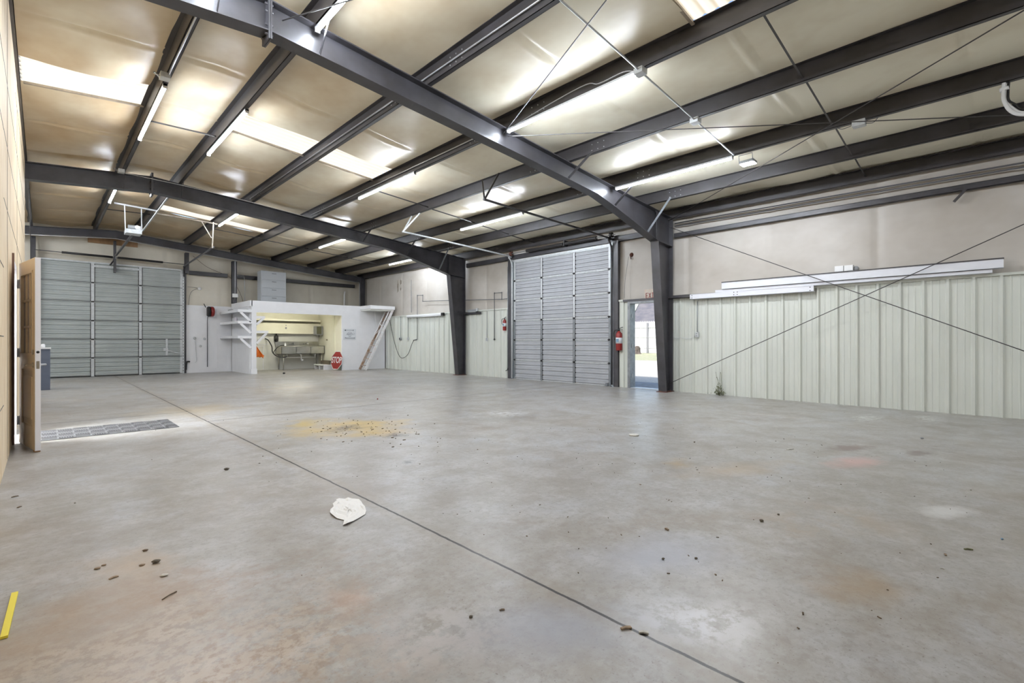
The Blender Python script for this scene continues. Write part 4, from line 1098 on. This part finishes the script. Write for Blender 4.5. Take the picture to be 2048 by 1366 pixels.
# ------------------------------------------------------------------ sink
e = empty('sink', (7.7, 20.3, 0), 'long stainless steel compartment sink inside the alcove', 'sink')
b = MB(); x0, x1, y0, y1 = 6.82, 8.56, 20.22, 20.88
b.box((x0, y0, .64), (x1, y0+.015, .955)); b.box((x0, y1-.015, .64), (x1, y1, .955)); b.box((x0, y0, .64), (x0+.015, y1, .955)); b.box((x1-.015, y0, .64), (x1, y1, .955)); b.box((x0, y0, .64), (x1, y1, .655))
for xx in (7.40, 7.98): b.box((xx-.01, y0, .655), (xx+.01, y1, .94))
b.build('basin', M['stain'], e)
b = MB(); b.tube([(x0,y0,.955),(x1,y0,.955)], .018, 8); b.build('rolled_rim', M['stain'], e)
b = MB(); b.box((6.80, 20.87, .94), (8.56, 20.89, 1.15)); b.build('backsplash', M['stain'], e)
for x in (6.92, 8.46):
    for y in (20.28, 20.82):
        b = MB(); b.tube([(x,y,0),(x,y,.65)], .02, 10); b.build('leg', M['stain'], e)
for xx in (7.11, 7.69, 8.27):
    b = MB(); b.lathe((xx, 20.5, .52), [(.03,0),(.03,.05),(.055,.10),(.055,.12)], 12); b.build('drain', M['plastic'], e)
b = MB(); b.tube([(7.0,20.5,.50),(8.3,20.5,.49)], .022, 8); b.tube([(7.69,20.5,.56),(7.69,20.48,.42),(7.72,20.45,.36),(7.76,20.5,.40)], .024, 8, 4); b.build('waste_pipe', M['plastic'], e)
for xx in (7.45, 8.02):
    t_ = MB(); t_.tube([(xx-.08,20.86,1.05),(xx-.08,20.82,1.05)], .02, 8); t_.tube([(xx+.08,20.86,1.05),(xx+.08,20.82,1.05)], .02, 8); t_.tube([(xx,20.86,1.05),(xx,20.75,1.10),(xx,20.62,1.08),(xx,20.60,1.02)], .014, 8, 4); t_.build('faucet', M['conduit'], e)
pipe([(6.42,20.9,1.27),(6.50,20.78,1.2),(6.55,20.5,.95),(6.55,20.4,.72),(6.7,20.3,.55),(6.95,20.25,.52),(7.05,20.3,.56)], .02, 'black hose looping from the alcove wall to under the sink', 'black', 'drain_hose', 'hose', 6)
pipe([(6.58,20.4,.72),(6.66,20.3,.88),(6.8,20.25,.98),(6.95,20.2,1.0)], .014, 'short dark hose arching over the sink end', 'black', 'rinse_hose', 'hose', 6)
b = MB(); b.box((6.92,20.16,.97),(6.98,20.22,1.06)); b.tube([(6.95,20.19,1.06),(6.95,20.19,1.1)], .015, 8); tag(b.build('soap_bottle', M['plastic']), 'tiny white bottle on the left rim of the sink', 'bottle')
b = MB(); b.lathe((6.84,YB-.13,1.13),[(.03,0),(.075,.03),(.085,.12),(.075,.24),(.03,.29),(.025,.34),(.001,.35)],14)
tag(b.build('soap_dispenser', M['black']), 'black dispenser on the alcove wall left of the sink', 'dispenser')
e = empty('towel_dispenser', (8.45, 20.75, 1.4), 'smoky grey paper towel dispenser in the alcove corner', 'dispenser')
b = MB(); b.box((8.28, 20.40, 1.42), (8.58, 20.70, 1.80)); b.build('body', M['greyplastic'], e, bevel=.02)
b = MB(); b.box((8.30, 20.385, 1.46), (8.50, 20.40, 1.78)); b.build('window', mat('smoked_cover', (.10,.10,.06), .2), e)
e = empty('light_switch', (7.2, 20.68, 1.7), 'small switch plates on the cream upper cabinet', 'switch')
b = MB(); b.box((7.13, YB-.31, 1.66), (7.19, YB-.30, 1.74)); b.build('plate', M['greyplastic'], e)
b = MB(); b.box((7.14, YB-.306, 1.80), (7.18, YB-.30, 1.83)); b.build('upper_plate', M['rail'], e)
# orange jacket hung on the post
e = empty('orange_cloth', (5.5, 18.75, .7), 'orange cloth hanging behind the white mezzanine post', 'cloth')
b = MB(); v = []; f = []; nx, nz_ = 10, 12
for j in range(nz_+1):
    t = j/nz_; z = 1.10 - .50*t
    w = .06 + .27*min(1, t*1.25)*(1 if t < .85 else .85)
    for i in range(nx+1):
        s_ = i/nx; v.append((5.36+.06*t + w*s_, 18.80+.035*math.sin(s_*9+t*2)*(.3+t), z-.09*(s_-.4)**2*(4*t) + (.06 if s_ > .75 and t > .8 else 0)))
for j in range(nz_):
    for i in range(nx): a = j*(nx+1)+i; f.append((a, a+1, a+nx+2, a+nx+1))
b.add(v, f, True); o = b.build('cloth', M['orange'], e); md = o.modifiers.new('th', 'SOLIDIFY'); md.thickness = .012
b = MB(); b.tube([(5.33,18.75,1.12),(5.40,18.80,1.14),(5.42,18.80,1.09)], .006, 6, 3); b.build('hook', M['conduit'], e)

# ------------------------------------------------------------------ STOP sign
e = empty('stop_sign', (8.45, 18.85, 0), 'red octagonal stop sign leaning against the alcove corner', 'sign')
def oct_pts(r): return [(r*math.cos(PI/8+k*PI/4), r*math.sin(PI/8+k*PI/4)) for k in range(8)]
ctr = Vector((8.455, 18.80, .395)); yaw = math.radians(-80); lean = math.radians(10)
RM = Matrix.Rotation(yaw, 4, 'Z') @ Matrix.Rotation(-lean, 4, 'X')
def sp(x, z, d=0): return ctr + (RM @ Vector((x, -d, z)))
def sq(r): return [sp(x, z) for x, z in oct_pts(r)]
nrm = (RM @ Vector((0,-1,0)))
b = MB(); b.poly([sp(x, z) for x, z in oct_pts(.395)], nrm*.004); b.build('white_border', M['wlabel'], e)
b = MB(); b.poly([sp(x, z, .0045) for x, z in oct_pts(.372)], nrm*.001); b.build('red_face', M['red'], e)
cu = bpy.data.curves.new('stop_text', 'FONT'); cu.body = 'STOP'; cu.size = .34; cu.align_x = 'CENTER'; cu.align_y = 'CENTER'; cu.extrude = .001; cu.offset = .006
to = bpy.data.objects.new('tmp', cu); COL.objects.link(to)
bpy.context.view_layer.update()
me = bpy.data.meshes.new_from_object(to.evaluated_get(bpy.context.evaluated_depsgraph_get()))
COL.objects.unlink(to); bpy.data.objects.remove(to)
b = MB(); vs = []
for v_ in me.vertices: vs.append(sp(v_.co.x*.80, v_.co.y*1.02, .008+v_.co.z))
b.add(vs, [tuple(p.vertices) for p in me.polygons]); b.build('lettering', M['wlabel'], e)
b = MB()
for x, z in ((0,.30),(0,-.30)): b.lathe(sp(x, z, .005), [(.012,0),(.012,.004)], 8, axis=nrm)
b.build('bolt_hole', M['black'], e)

# steps
e = empty('step_stool', (8.45, 19.8, 0), 'low white wooden steps in front of the cream restroom door', 'steps')
b = MB(); b.box((8.12, 19.30, .17), (8.58, 20.25, .205)); b.build('tread', M['white'], e)
for y in (19.32, 19.75, 20.2):
    b = MB(); b.box((8.14, y, 0), (8.58, y+.04, .17)); b.build('riser_board', M['white'], e)
b = MB(); b.box((8.36, 19.35, .205), (8.58, 20.15, .36)); b.build('upper_step', mat('brown_step', (.12,.10,.07), .7), e)

# poster
e = empty('wall_poster', (8.75, BY, 1.2), 'small white poster with a wrench drawing on the white front panel', 'poster')
b = MB(); b.box((8.63, BY-.02, 1.22), (9.17, BY-.004, 1.66)); b.build('sheet', M['wlabel'], e)
b = MB(); ink = mat('poster_ink', (.16,.17,.20), .6)
yy = BY-.022
def st(x0, z0, x1, z1, w=.012): b.bar((x0, yy, z0), (x1, yy, z1), w, .003, up=(0,1,0))
st(8.76,1.60,9.02,1.60); st(8.68,1.60,8.74,1.62,.03); st(8.68,1.60,8.74,1.585,.03); st(9.02,1.60,9.07,1.625,.014); st(9.02,1.60,9.07,1.575,.014)
st(8.72,1.29,9.08,1.29,.02); st(9.08,1.29,9.12,1.32,.014); st(9.08,1.29,9.12,1.265,.014); st(8.69,1.29,8.73,1.31,.02)
for k in range(9):
    a0 = PI*k/9; a1 = PI*(k+1)/9
    st(8.90+.13*math.cos(a0), 1.42+.10*math.sin(a0), 8.90+.13*math.cos(a1), 1.42+.10*math.sin(a1), .009)
st(8.77,1.42,9.03,1.42,.009); st(8.80,1.45,8.98,1.47,.02); st(8.83,1.38,8.97,1.38,.012); st(8.86,1.345,8.94,1.345,.01); st(9.05,1.50,9.12,1.47,.008); st(9.05,1.44,9.11,1.42,.008)
b.build('drawing', ink, e)

# ------------------------------------------------------------------ ladder
e = empty('ladder', (9.4, 18.0, 0), 'paint-chipped wooden ladder leaning up to the mezzanine landing', 'ladder')
lo = Vector((9.17, 0, .02)); hi = Vector((10.40, 0, 2.46))
def lp(t, y, off=0):
    p = lo.lerp(hi, t); d = (hi-lo).normalized(); n_ = Vector((-d.z, 0, d.x))
    q = p + n_*off; return (q.x, y, q.z)
for y, m_ in ((18.26, 'ladderwood'), (17.80, 'ladderpaint')):
    b = MB(); b.bar(lp(0, y), lp(1, y), .03, .10, up=(0,0,1)); b.build('stile', M[m_], e)
for k in range(9):
    t = .07+k*.107
    b = MB(); b.bar(lp(t, 18.26), lp(t, 17.80), .07, .022, up=(0,0,1)); b.build('rung', M['ladderwood'], e)
for y in (18.18, 17.88):
    b = MB(); b.bar(lp(.48, y, .09), lp(.98, y, .09), .02, .05); b.build('upper_stile', M['ladderpaint'], e)
for y in (18.18,):
    b = MB(); b.bar(lp(.55, 18.18, .10), lp(.66, 17.88, .10), .02, .02); b.bar(lp(.75, 18.18, .10), lp(.70, 17.88, .10), .02, .02); b.build('brace', M['ladderpaint'], e)
pipe([(10.0,18.55,2.40),(9.99,18.5,2.1),(10.05,18.45,1.75),(10.15,18.3,1.55)], .012, 'white cord hanging from the landing to the ladder', 'plastic', 'white_cord', 'cord', 5)

# ------------------------------------------------------------------ open door leaf in left wall
e = empty('door_1', (-.2, 7.9, 0), 'cream half-glazed door standing open against the plywood wall', None, None, 'structure')
HP = Vector((-.195, 7.86, .018)); FP = Vector((-.060, 7.105, .018))
dv = (FP-HP); Wd = dv.length; ux = dv.normalized(); un = Vector((-ux.y, ux.x, 0))   # un points to +X side (away from viewer)
if un.x < 0: un = -un
Hd = 2.03; T = .044
def dp(a, d, z): return HP + ux*a + un*d + Vector((0,0,z))
def dbox(b, a0, a1, d0, d1, z0, z1):
    v = [dp(a, d, z) for z in (z0, z1) for (a, d) in ((a0,d0),(a1,d0),(a1,d1),(a0,d1))]
    b.add(v, [(0,3,2,1),(4,5,6,7),(0,1,5,4),(1,2,6,5),(2,3,7,6),(3,0,4,7)])
s0 = .12
b = MB()
dbox(b, 0, s0, 0, T, 0, Hd); dbox(b, Wd-s0, Wd-.003, 0, T, 0, Hd); dbox(b, s0, Wd-s0, 0, T, 0, .24); dbox(b, s0, Wd-s0, 0, T, .84, 1.02); dbox(b, s0, Wd-s0, 0, T, 1.88, Hd)
leaf = b.build('door_leaf', M['doorwood'], e)
b = MB(); dbox(b, s0, Wd-s0, .012, T-.012, .24, .84); b.build('recessed_panel', M['doorwood'], leaf)
b = MB(); dbox(b, s0+.07, Wd-s0-.07, .004, T-.004, .31, .77); b.build('raised_panel', M['doorwood'], leaf, bevel=.006)
b = MB(); dbox(b, s0, Wd-s0, T/2-.003, T/2+.003, 1.02, 1.88); b.build('glass', M['glass'], leaf)
b = MB()
for k in (1,2):
    a = s0+(Wd-2*s0)*k/3; dbox(b, a-.012, a+.012, .006, T-.006, 1.02, 1.88)
    z = 1.02+.86*k/3; dbox(b, s0, Wd-s0, .006, T-.006, z-.012, z+.012)
b.build('muntin', M['doorwood'], leaf)
b = MB(); dbox(b, s0-.02, s0, -.006, 0, 1.0, 1.9); dbox(b, Wd-s0, Wd-s0+.02, -.006, 0, 1.0, 1.9); dbox(b, s0-.02, Wd-s0+.02, -.006, 0, 1.88, 1.9); dbox(b, s0-.02, Wd-s0+.02, -.006, 0, 1.0, 1.02); b.build('glazing_bead', M['doorwood'], leaf)
b = MB(); dbox(b, Wd-.003, Wd, 0, T, 0, Hd); b.build('white_edge', M['dooredge'], leaf)
b = MB(); dbox(b, Wd-.001, Wd+.002, .010, .034, .86, .94); b.build('latch_plate', M['brass'], leaf)
b = MB(); b.lathe(dp(Wd-.002, T/2, 1.035), [(.001,0),(.013,0),(.013,.004),(.001,.004)], 14, axis=ux); b.build('deadbolt_bore', M['black'], leaf)
for sd, m_ in ((-1, 'brass'), (1, 'conduit')):
    b = MB(); base = dp(Wd-.065, 0 if sd < 0 else T, .90)
    b.lathe(base, [(.001,0),(.028,0),(.028,.008),(.012,.012),(.012,.045)], 14, axis=un*sd)
    p0 = base + un*sd*.045; b.tube([p0, p0 - ux*.03 + un*sd*.008, p0 - ux*.11 + un*sd*.004 + Vector((0,0,-.004))], [.010,.011,.009], 8); b.build('lever_handle', M[m_], leaf)
b = MB(); b.lathe(dp(Wd-.065, 0, 1.035), [(.001,0),(.026,0),(.026,.01),(.001,.012)], 14, axis=-un); b.build('deadbolt_rose', M['brass'], leaf)
for z in (.25, 1.02, 1.80):
    b = MB(); b.lathe(dp(-.012, -.008, z-.05), [(.009,0),(.009,.10)], 8); dbox(b, -.01, .03, -.004, -.001, z-.05, z+.05); b.build('hinge', M['galv'], leaf)
b = MB(); dbox(b, Wd-.09, Wd-.01, 0, T, -.016, 0); b.build('sweep', M['wood'], leaf)
# frame round the opening
b = MB(); b.box((LX-.12, O0-.04, 0), (LX+.012, O0, OZ+.04)); b.box((LX-.12, O1, 0), (LX+.012, O1+.04, OZ+.04)); b.box((LX-.12, O0-.04, OZ), (LX+.012, O1+.04, OZ+.04)); b.build('jamb', M['dooredge'], e)
b = MB(); b.box((LX, O0-.10, 0), (LX+.018, O0-.04, OZ+.1)); b.build('casing', mat('brown_casing', (.20,.11,.08), .6), e)
# lamp in the side room
l = empty('side_room_light', (-1.4, 8.2, 2.65), 'ceiling panel light in the white side room behind the open door', 'light')
b = MB(); b.box((-2.0, 7.7, 2.67), (-.9, 9.0, 2.70)); b.build('housing', M['plastic'], l)
b = MB(); b.box((-1.95, 7.75, 2.66), (-.95, 8.95, 2.67)); b.build('diffuser', mat('panel_diffuser', (.9,.9,.9), .5, emit=(.92,.96,1), estr=110), l)

# grey cabinet behind the leaf
e = empty('storage_cabinet', (-.05, 16.2, 0), 'slate blue cabinet with white top seen behind the open door edge', 'cabinet')
b = MB(); b.box((-.42, 16.0, 0), (.125, 16.55, .98)); b.build('body', M['cabinetblue'], e, bevel=.006)
b = MB(); b.box((-.44, 15.98, .98), (.14, 16.57, 1.01)); b.build('top', M['plastic'], e)
b = MB(); b.lathe((.0, 16.1, 1.01), [(.04,0),(.04,.07),(.02,.09)], 12); b.build('white_knob', M['plastic'], e)

# ------------------------------------------------------------------ things on the floor
e = empty('floor_mat', (.6, 8.3, 0), 'dark ribbed rubber runner mat inside the left doorway', 'mat')
e.rotation_euler = (0,0,0)
b = MB(); b.box((-.19, 7.86, .001), (1.33, 8.70, .010)); b.build('base', M['mat'], e, bevel=.003)
b = MB(); n1, n2 = 10, 5
for i in range(n1):
    for j in range(n2):
        x = -.17+i*.15; y = 7.90+j*.155
        if (i+j) % 2 == 0:
            for k in range(6): b.box((x+.008+k*.023, y+.01, .010), (x+.020+k*.023, y+.145, .016))
        else:
            for k in range(6): b.box((x+.01, y+.008+k*.024, .010), (x+.14, y+.020+k*.024, .016))
b.build('ribs', M['mat'], e)

e = empty('paper_towel', (1.52, 3.2, 0), 'crumpled white paper towel lying beside the floor joint', 'paper towel')
outl = [(1.573,3.458),(1.60,3.425),(1.615,3.40),(1.64,3.385),(1.668,3.334),(1.655,3.27),(1.640,3.22),(1.615,3.14),(1.594,3.08),(1.555,3.02),(1.50,2.985),(1.44,2.955),(1.385,2.925),(1.36,2.94),(1.40,2.985),(1.405,3.02),(1.385,3.08),(1.385,3.16),(1.40,3.22),(1.43,3.28),(1.47,3.32),(1.49,3.38),(1.53,3.40),(1.545,3.45)]
cx, cy = 1.51, 3.17; v = [(cx, cy, .012)]; f = []; rings = 14; n = len(outl)
rt = random.Random(11); amp = [rt.uniform(.3, 1.6) for _ in outl]; ph = [rt.uniform(0, 6) for _ in outl]
for r in range(1, rings+1):
    t = r/rings
    for k, (x, y) in enumerate(outl):
        z = .003 + .010*abs(math.sin(t*5*amp[k]+ph[k]))*(1.2-t) + (.010 if k % 5 == 2 and t > .8 else 0) + rt.uniform(0, .003)
        v.append((cx+(x-cx)*t, cy+(y-cy)*t, z))
for k in range(n): f.append((0, 1+k, 1+(k+1) % n))
for r in range(rings-1):
    for k in range(n):
        a = 1+r*n+k; c = 1+r*n+(k+1) % n; f.append((a, a+n, c+n, c))
b = MB(); b.add(v, f, False); o = b.build('sheet', M['paper'], e)
b = MB(); b.bar((-.093, 3.20, .006), (-.11, 2.75, .006), .022, .010); tag(b.build('yellow_stick', M['yellowtape']), 'bright yellow strip lying at the lower left corner', 'stick')

def pebble(x, y, r, lb, m_='stone', fl=.7, name='pebble', cat='pebble', grp=None):
    r *= .78
    b = MB(); n = 7; v = []; f = []
    for i in range(5):
        ph = PI*i/4
        for k in range(n):
            a = 2*PI*k/n; rr = r*(1+.25*math.sin(k*2.3+i*1.7+x*9))
            v.append((x+rr*math.sin(ph)*math.cos(a)*1.2, y+rr*math.sin(ph)*math.sin(a), r*fl*(1-math.cos(ph))*.9))
    for i in range(4):
        for k in range(n): f.append((i*n+k, i*n+(k+1)%n, (i+1)*n+(k+1)%n, (i+1)*n+k))
    b.add(v, f, True); return tag(b.build(name, M[m_]), lb, cat, grp)
def chip(x, y, L_, w, a, lb, m_='chip', name='wood_chip', cat='chip', h=.005, grp=None):
    L_ *= .75; w *= .75; h *= .7
    b = MB(); dx, dy_ = math.cos(a)*L_/2, math.sin(a)*L_/2
    b.bar((x-dx, y-dy_, h/2+.001), (x, y+.1*w, h/2+.003), w*.8, h); b.bar((x, y+.1*w, h/2+.003), (x+dx, y+dy_, h/2+.001), w, h)
    return tag(b.build(name, M[m_]), lb, cat, grp)
pebble(3.341,1.119,.016,'largest dark stone alone on the right half of the floor')
pebble(1.194,4.947,.022,'dark pebble in the left foreground, far from the joint')
pebble(1.299,1.587,.010,'tiny dark crumb left of the joint near the bottom edge')
pebble(2.382,1.292,.010,'small dark bead right of the joint, left one of a pair')
pebble(2.514,1.172,.010,'small dark bead right of the joint, right one of a pair')
pebble(3.548,1.082,.010,'small dark pebble just behind the largest dark stone')
pebble(6.13,17.917,.045,'dark ball on the floor in front of the alcove','blackmetal',1.0,'ball','ball')
pebble(.427,3.133,.020,'brown stone in the cluster on the left floor, biggest one')
pebble(.370,3.149,.014,'brown flake just left of the biggest cluster stone','chip',.4)
pebble(.201,3.260,.016,'ochre flake at the left end of the pebble cluster','chip',.4)
pebble(.228,3.287,.012,'second flake at the left end of the pebble cluster','chip',.4)
pebble(.408,3.355,.014,'dark curl of debris behind the pebble cluster','leaf',.5)
pebble(.432,2.932,.018,'pale-edged flake at the front of the pebble cluster','palechip',.4)
pebble(4.8,8.804,.018,'tiny red bead far across the floor joint','red',1.0,'bead','bead')
pebble(7.529,.727,.022,'small grey lump near the ribbed wall on the right','greyplastic')
pebble(4.05,.03,.008,'tiny dark blue cap near the right edge','blue',1.0,'cap','bottle cap')
b = MB(); b.lathe((5.25,3.238,.001), [(.001,0),(.06,0),(.06,.012),(.05,.014),(.001,.014)], 20); tag(b.build('round_lid', M['palechip']), 'pale round lid lying on the glossy floor patch', 'lid')
chip(5.779,1.648,.13,.03,-.3,'pale flat flake with a dark edge on the right floor','palechip','flake','flake',.008)
chip(5.388,2.529,.03,.02,.3,'dark crumb behind the pale flat flake','leaf','crumb','crumb',.012)
chip(2.771,1.477,.035,.02,1.1,'small orange wood plug right of the joint','chip','wood_plug','wood chip',.012)
chip(3.717,.16,.055,.014,-.9,'green-brown chip at far right, larger of two','weed','wood_chip','wood chip',.008)
chip(3.54,.243,.035,.014,.2,'green-brown chip at far right, smaller one')
chip(3.312,.239,.02,.008,1.5,'tiny pale speck below the two green-brown chips','palechip','flake','flake')
chip(2.337,.616,.025,.010,.3,'curled leaf bit low on the right half of the floor','leaf','leaf_bit','leaf')
chip(1.43,1.535,.03,.012,-.4,'flat chip lying left of the joint at bottom centre','leaf')
chip(.416,2.685,.10,.006,.6,'dark twig below the pebble cluster on the left','leaf','twig','twig')
chip(-.151,5.2,.05,.02,.4,'dark leaf near the foot of the plywood wall, rear one','leaf','leaf_bit','leaf')
chip(-.12,4.85,.05,.02,1.2,'dark leaf near the foot of the plywood wall, front one','leaf','leaf_bit','leaf')
chip(.165,4.687,.012,.012,.2,'tiny dark grain left of the joint in the left foreground','stone','grain','grain')
chip(.25,3.08,.05,.02,.4,'crumbly flake in front of the pebble cluster','chip','flake','flake')
# chipped joint edge near the camera
chip(1.70,1.085,.06,.02,-.5,'broken concrete sliver at the joint near the bottom edge','chip','concrete_sliver','concrete chip',.008)
chip(1.725,1.02,.05,.02,-.9,'second concrete sliver at the joint near the bottom edge','palechip','concrete_sliver','concrete chip',.008)
# scattered specks nobody would count: grit
g = MB(); rnd = random.Random(3)
for k in range(380):
    t = rnd.random()
    if t < .30: x, y = rnd.gauss(3.0,.45), rnd.gauss(5.9,.6)
    elif t < .75: x, y = rnd.uniform(1.8, 6.5), rnd.uniform(.2, 4.5)
    else: x, y = rnd.uniform(0, 9.5), rnd.uniform(.8, 13)
    r = rnd.uniform(.0012, .0036)*(1 if t > .3 else 2.0)
    a = rnd.random()*PI; L2 = r*rnd.uniform(.8, 2.6)
    g.bar((x-math.cos(a)*L2, y-math.sin(a)*L2, .001+r/2), (x+math.cos(a)*L2, y+math.sin(a)*L2, .001+r/2), r*1.5, r)
tag(g.build('floor_grit', M['leaf']), 'tiny dark grit and crumbs scattered over the slab', 'grit', None, 'stuff')

# weed growing at the wall foot
e = empty('weed', (10.42, 4.33, 0), 'scraggly weed growing up the ribbed sheets near the frame column', 'weed')
b = MB(); rnd = random.Random(5)
for k in range(9):
    p = Vector((10.46, 4.33+rnd.uniform(-.05,.05), 0)); pts = [p.copy()]
    h = rnd.uniform(.12,.42) if k > 2 else .5
    for q in range(6): p = p + Vector((rnd.uniform(-.012,.012)-.002, rnd.uniform(-.01,.03), h/6)); pts.append(p.copy())
    b.tube(pts, .003, 5)
b.build('stems', M['weed'], e)
b = MB()
for k in range(90):
    z = abs(rnd.gauss(0,.10)); y = 4.33+rnd.gauss(0,.07*(1-min(z,.4)))+z*.1; x = 10.44+rnd.uniform(-.06,.03)
    a = Vector((rnd.uniform(-1,1), rnd.uniform(-1,1), rnd.uniform(-.5,1))).normalized()*.03
    c = a.orthogonal().normalized()*.010; p = Vector((x, y, z+.01))
    b.add([p-c, p+a*.5-c*1.4, p+a, p+a*.5+c*1.4, p+c], [(0,1,2,3,4)])
tag(b.build('leaves', M['weed'], e), None, None, None, None)

# ------------------------------------------------------------------ yard outside the exit door
b = MB(); b.box((XR+.17, -20, -.25), (12.6, 40, -.03)); tag(b.build('apron', M['asphalt']), 'concrete apron outside the exit doorway', 'apron')
b = MB(); b.box((12.6, -20, -.26), (27, 40, -.05)); tag(b.build('gravel_yard', M['gravel']), 'pale gravel yard outside the exit doorway', 'gravel', None, 'stuff')
b = MB(); b.poly([(27, -20, -.05), (33, -20, .22), (70, -20, .22), (70, -20, -.4), (27, -20, -.4)], (0, 90, 0)); tag(b.build('lawn', M['grass']), 'patchy grass strip before the white fence', 'grass', None, 'stuff')
e = empty('fence', (33, 14, 0), 'white picket-topped board fence across the yard', 'fence')
b = MB(); fx = 33.5; y = -2.0
while y < 32:
    if not 0: b.poly([(fx, y, .24), (fx, y+.13, .24), (fx, y+.13, 2.62), (fx, y+.065, 2.72), (fx, y, 2.62)], (.02,0,0))
    y += .155
b.build('boards', M['fence'], e)
b = MB()
for z in (.7, 1.5, 2.25): b.box((fx-.06, -2, z-.05), (fx-.0, 32, z+.05))
b.build('rail', M['fence'], e)
for k in range(9):
    b = MB(); y = 1.6+k*3.55; b.box((fx-.16, y, .24), (fx-.06, y+.14, 2.58)); b.build('fence_post', M['fencepost'], e)
e = empty('tree_stump', (31, 16, 0), 'cut tree stump standing before the white fence', 'stump')
sx, sy = 32.3, 19.65
b = MB(); prof = []
v = []; f = []; n = 18
for i, (r, z) in enumerate(((.34,.18),(.25,.28),(.22,.42),(.22,.6),(.20,.74))):
    for k in range(n):
        a = 2*PI*k/n; rr = r*(1+.12*math.sin(k*2.1)+.08*math.sin(k*5+i))
        v.append((sx+rr*math.cos(a), sy+rr*math.sin(a), z + (.06*math.sin(a*2) if i == 4 else 0)))
for i in range(4):
    for k in range(n): f.append((i*n+k, i*n+(k+1)%n, (i+1)*n+(k+1)%n, (i+1)*n+k))
f.append(tuple(range(4*n, 5*n))); b.add(v, f, False); b.build('trunk', M['bark'], e)
e = empty('neighbour_house', (48, 20, 0), 'neighbouring house with a long grey shingle roof behind the fence', 'house')
b = MB(); b.box((43, 2, .23), (52, 26.5, 2.7)); b.build('wall', M['fence'], e)
b = MB(); b.poly([(42.4, 1.5, 2.55), (42.4, 26.8, 2.55), (47.5, 27.9, 6.5), (47.5, 1.5, 6.5)], (.05,0,.15)); b.poly([(52.6, 1.5, 2.55), (52.6, 29.0, 2.55), (47.5, 27.9, 6.5), (47.5, 1.5, 6.5)], (.05,0,.15)); b.poly([(42.4,26.8,2.55),(52.6,29.0,2.55),(47.5,27.9,6.5)], (0,.05,.15)); b.build('roof', M['shingle'], e)
e = empty('tree', (50, 33, 0), 'leafy green tree beyond the fence, left of the roof', 'tree')
b = MB(); b.tube([(50,36,.2),(50.1,36,3),(50.3,36.2,6)], [.35,.28,.15], 10); b.build('trunk', M['bark'], e)
b = MB(); rnd = random.Random(9)
for k in range(1500):
    a = Vector((rnd.gauss(0,1), rnd.gauss(0,1), rnd.gauss(0,.8))); a = a.normalized()*(3.2*rnd.random()**.4)
    p = Vector((50.2, 36, 6.4)) + a
    d = Vector((rnd.uniform(-1,1), rnd.uniform(-1,1), rnd.uniform(-1,1))).normalized()*.28; c = d.orthogonal().normalized()*.12
    b.add([p-c, p+d*.5-c, p+d, p+d*.5+c], [(0,1,2,3)])
b.build('foliage', M['foliage'], e)

# ------------------------------------------------------------------ daylight
w = bpy.data.worlds.new('World'); S.world = w; w.use_nodes = True
N = w.node_tree.nodes; L = w.node_tree.links
bg = N['Background']; sky = N.new('ShaderNodeTexSky'); sky.sky_type = 'NISHITA'
sky.sun_disc = False; sky.sun_elevation = math.radians(48); sky.sun_rotation = math.radians(-90); sky.air_density = 1.2; sky.dust_density = 2.0
L.new(sky.outputs[0], bg.inputs[0]); bg.inputs[1].default_value = .30
sd = bpy.data.lights.new('sun', 'SUN'); sd.energy = 4.2; sd.angle = math.radians(1.0); sd.color = (1,.96,.90)
so = link(bpy.data.objects.new('sun', sd)); so.location = (-20, 5, 30)
so.rotation_euler = (0, math.radians(-43), math.radians(8))

# ------------------------------------------------------------------ camera
cd = bpy.data.cameras.new('camera'); cam = link(bpy.data.objects.new('camera', cd))
F = 966.0; TH = math.atan(938/F)
cd.sensor_fit = 'HORIZONTAL'; cd.sensor_width = 36; cd.lens = 36*F/2048
cam.location = (0, 0, 1.17); cam.rotation_euler = (PI/2, 0, -TH)
cd.shift_y = -1/2048; cd.clip_start = .02; cd.clip_end = 300
S.camera = cam
S.view_settings.view_transform = 'Standard'; S.view_settings.look = 'None'; S.view_settings.gamma = 1; S.view_settings.use_curve_mapping = False
S.view_settings.exposure = 0.12
S.cycles.use_denoising = True
S.cycles.max_bounces = 4; S.cycles.diffuse_bounces = 3; S.cycles.glossy_bounces = 3; S.cycles.transmission_bounces = 3; S.cycles.transparent_max_bounces = 4
S.cycles.caustics_reflective = False; S.cycles.caustics_refractive = False; S.cycles.use_adaptive_sampling = True; S.cycles.adaptive_threshold = .06; S.cycles.adaptive_min_samples = 12; S.render.use_persistent_data = False
S.cycles.sample_clamp_indirect = 8
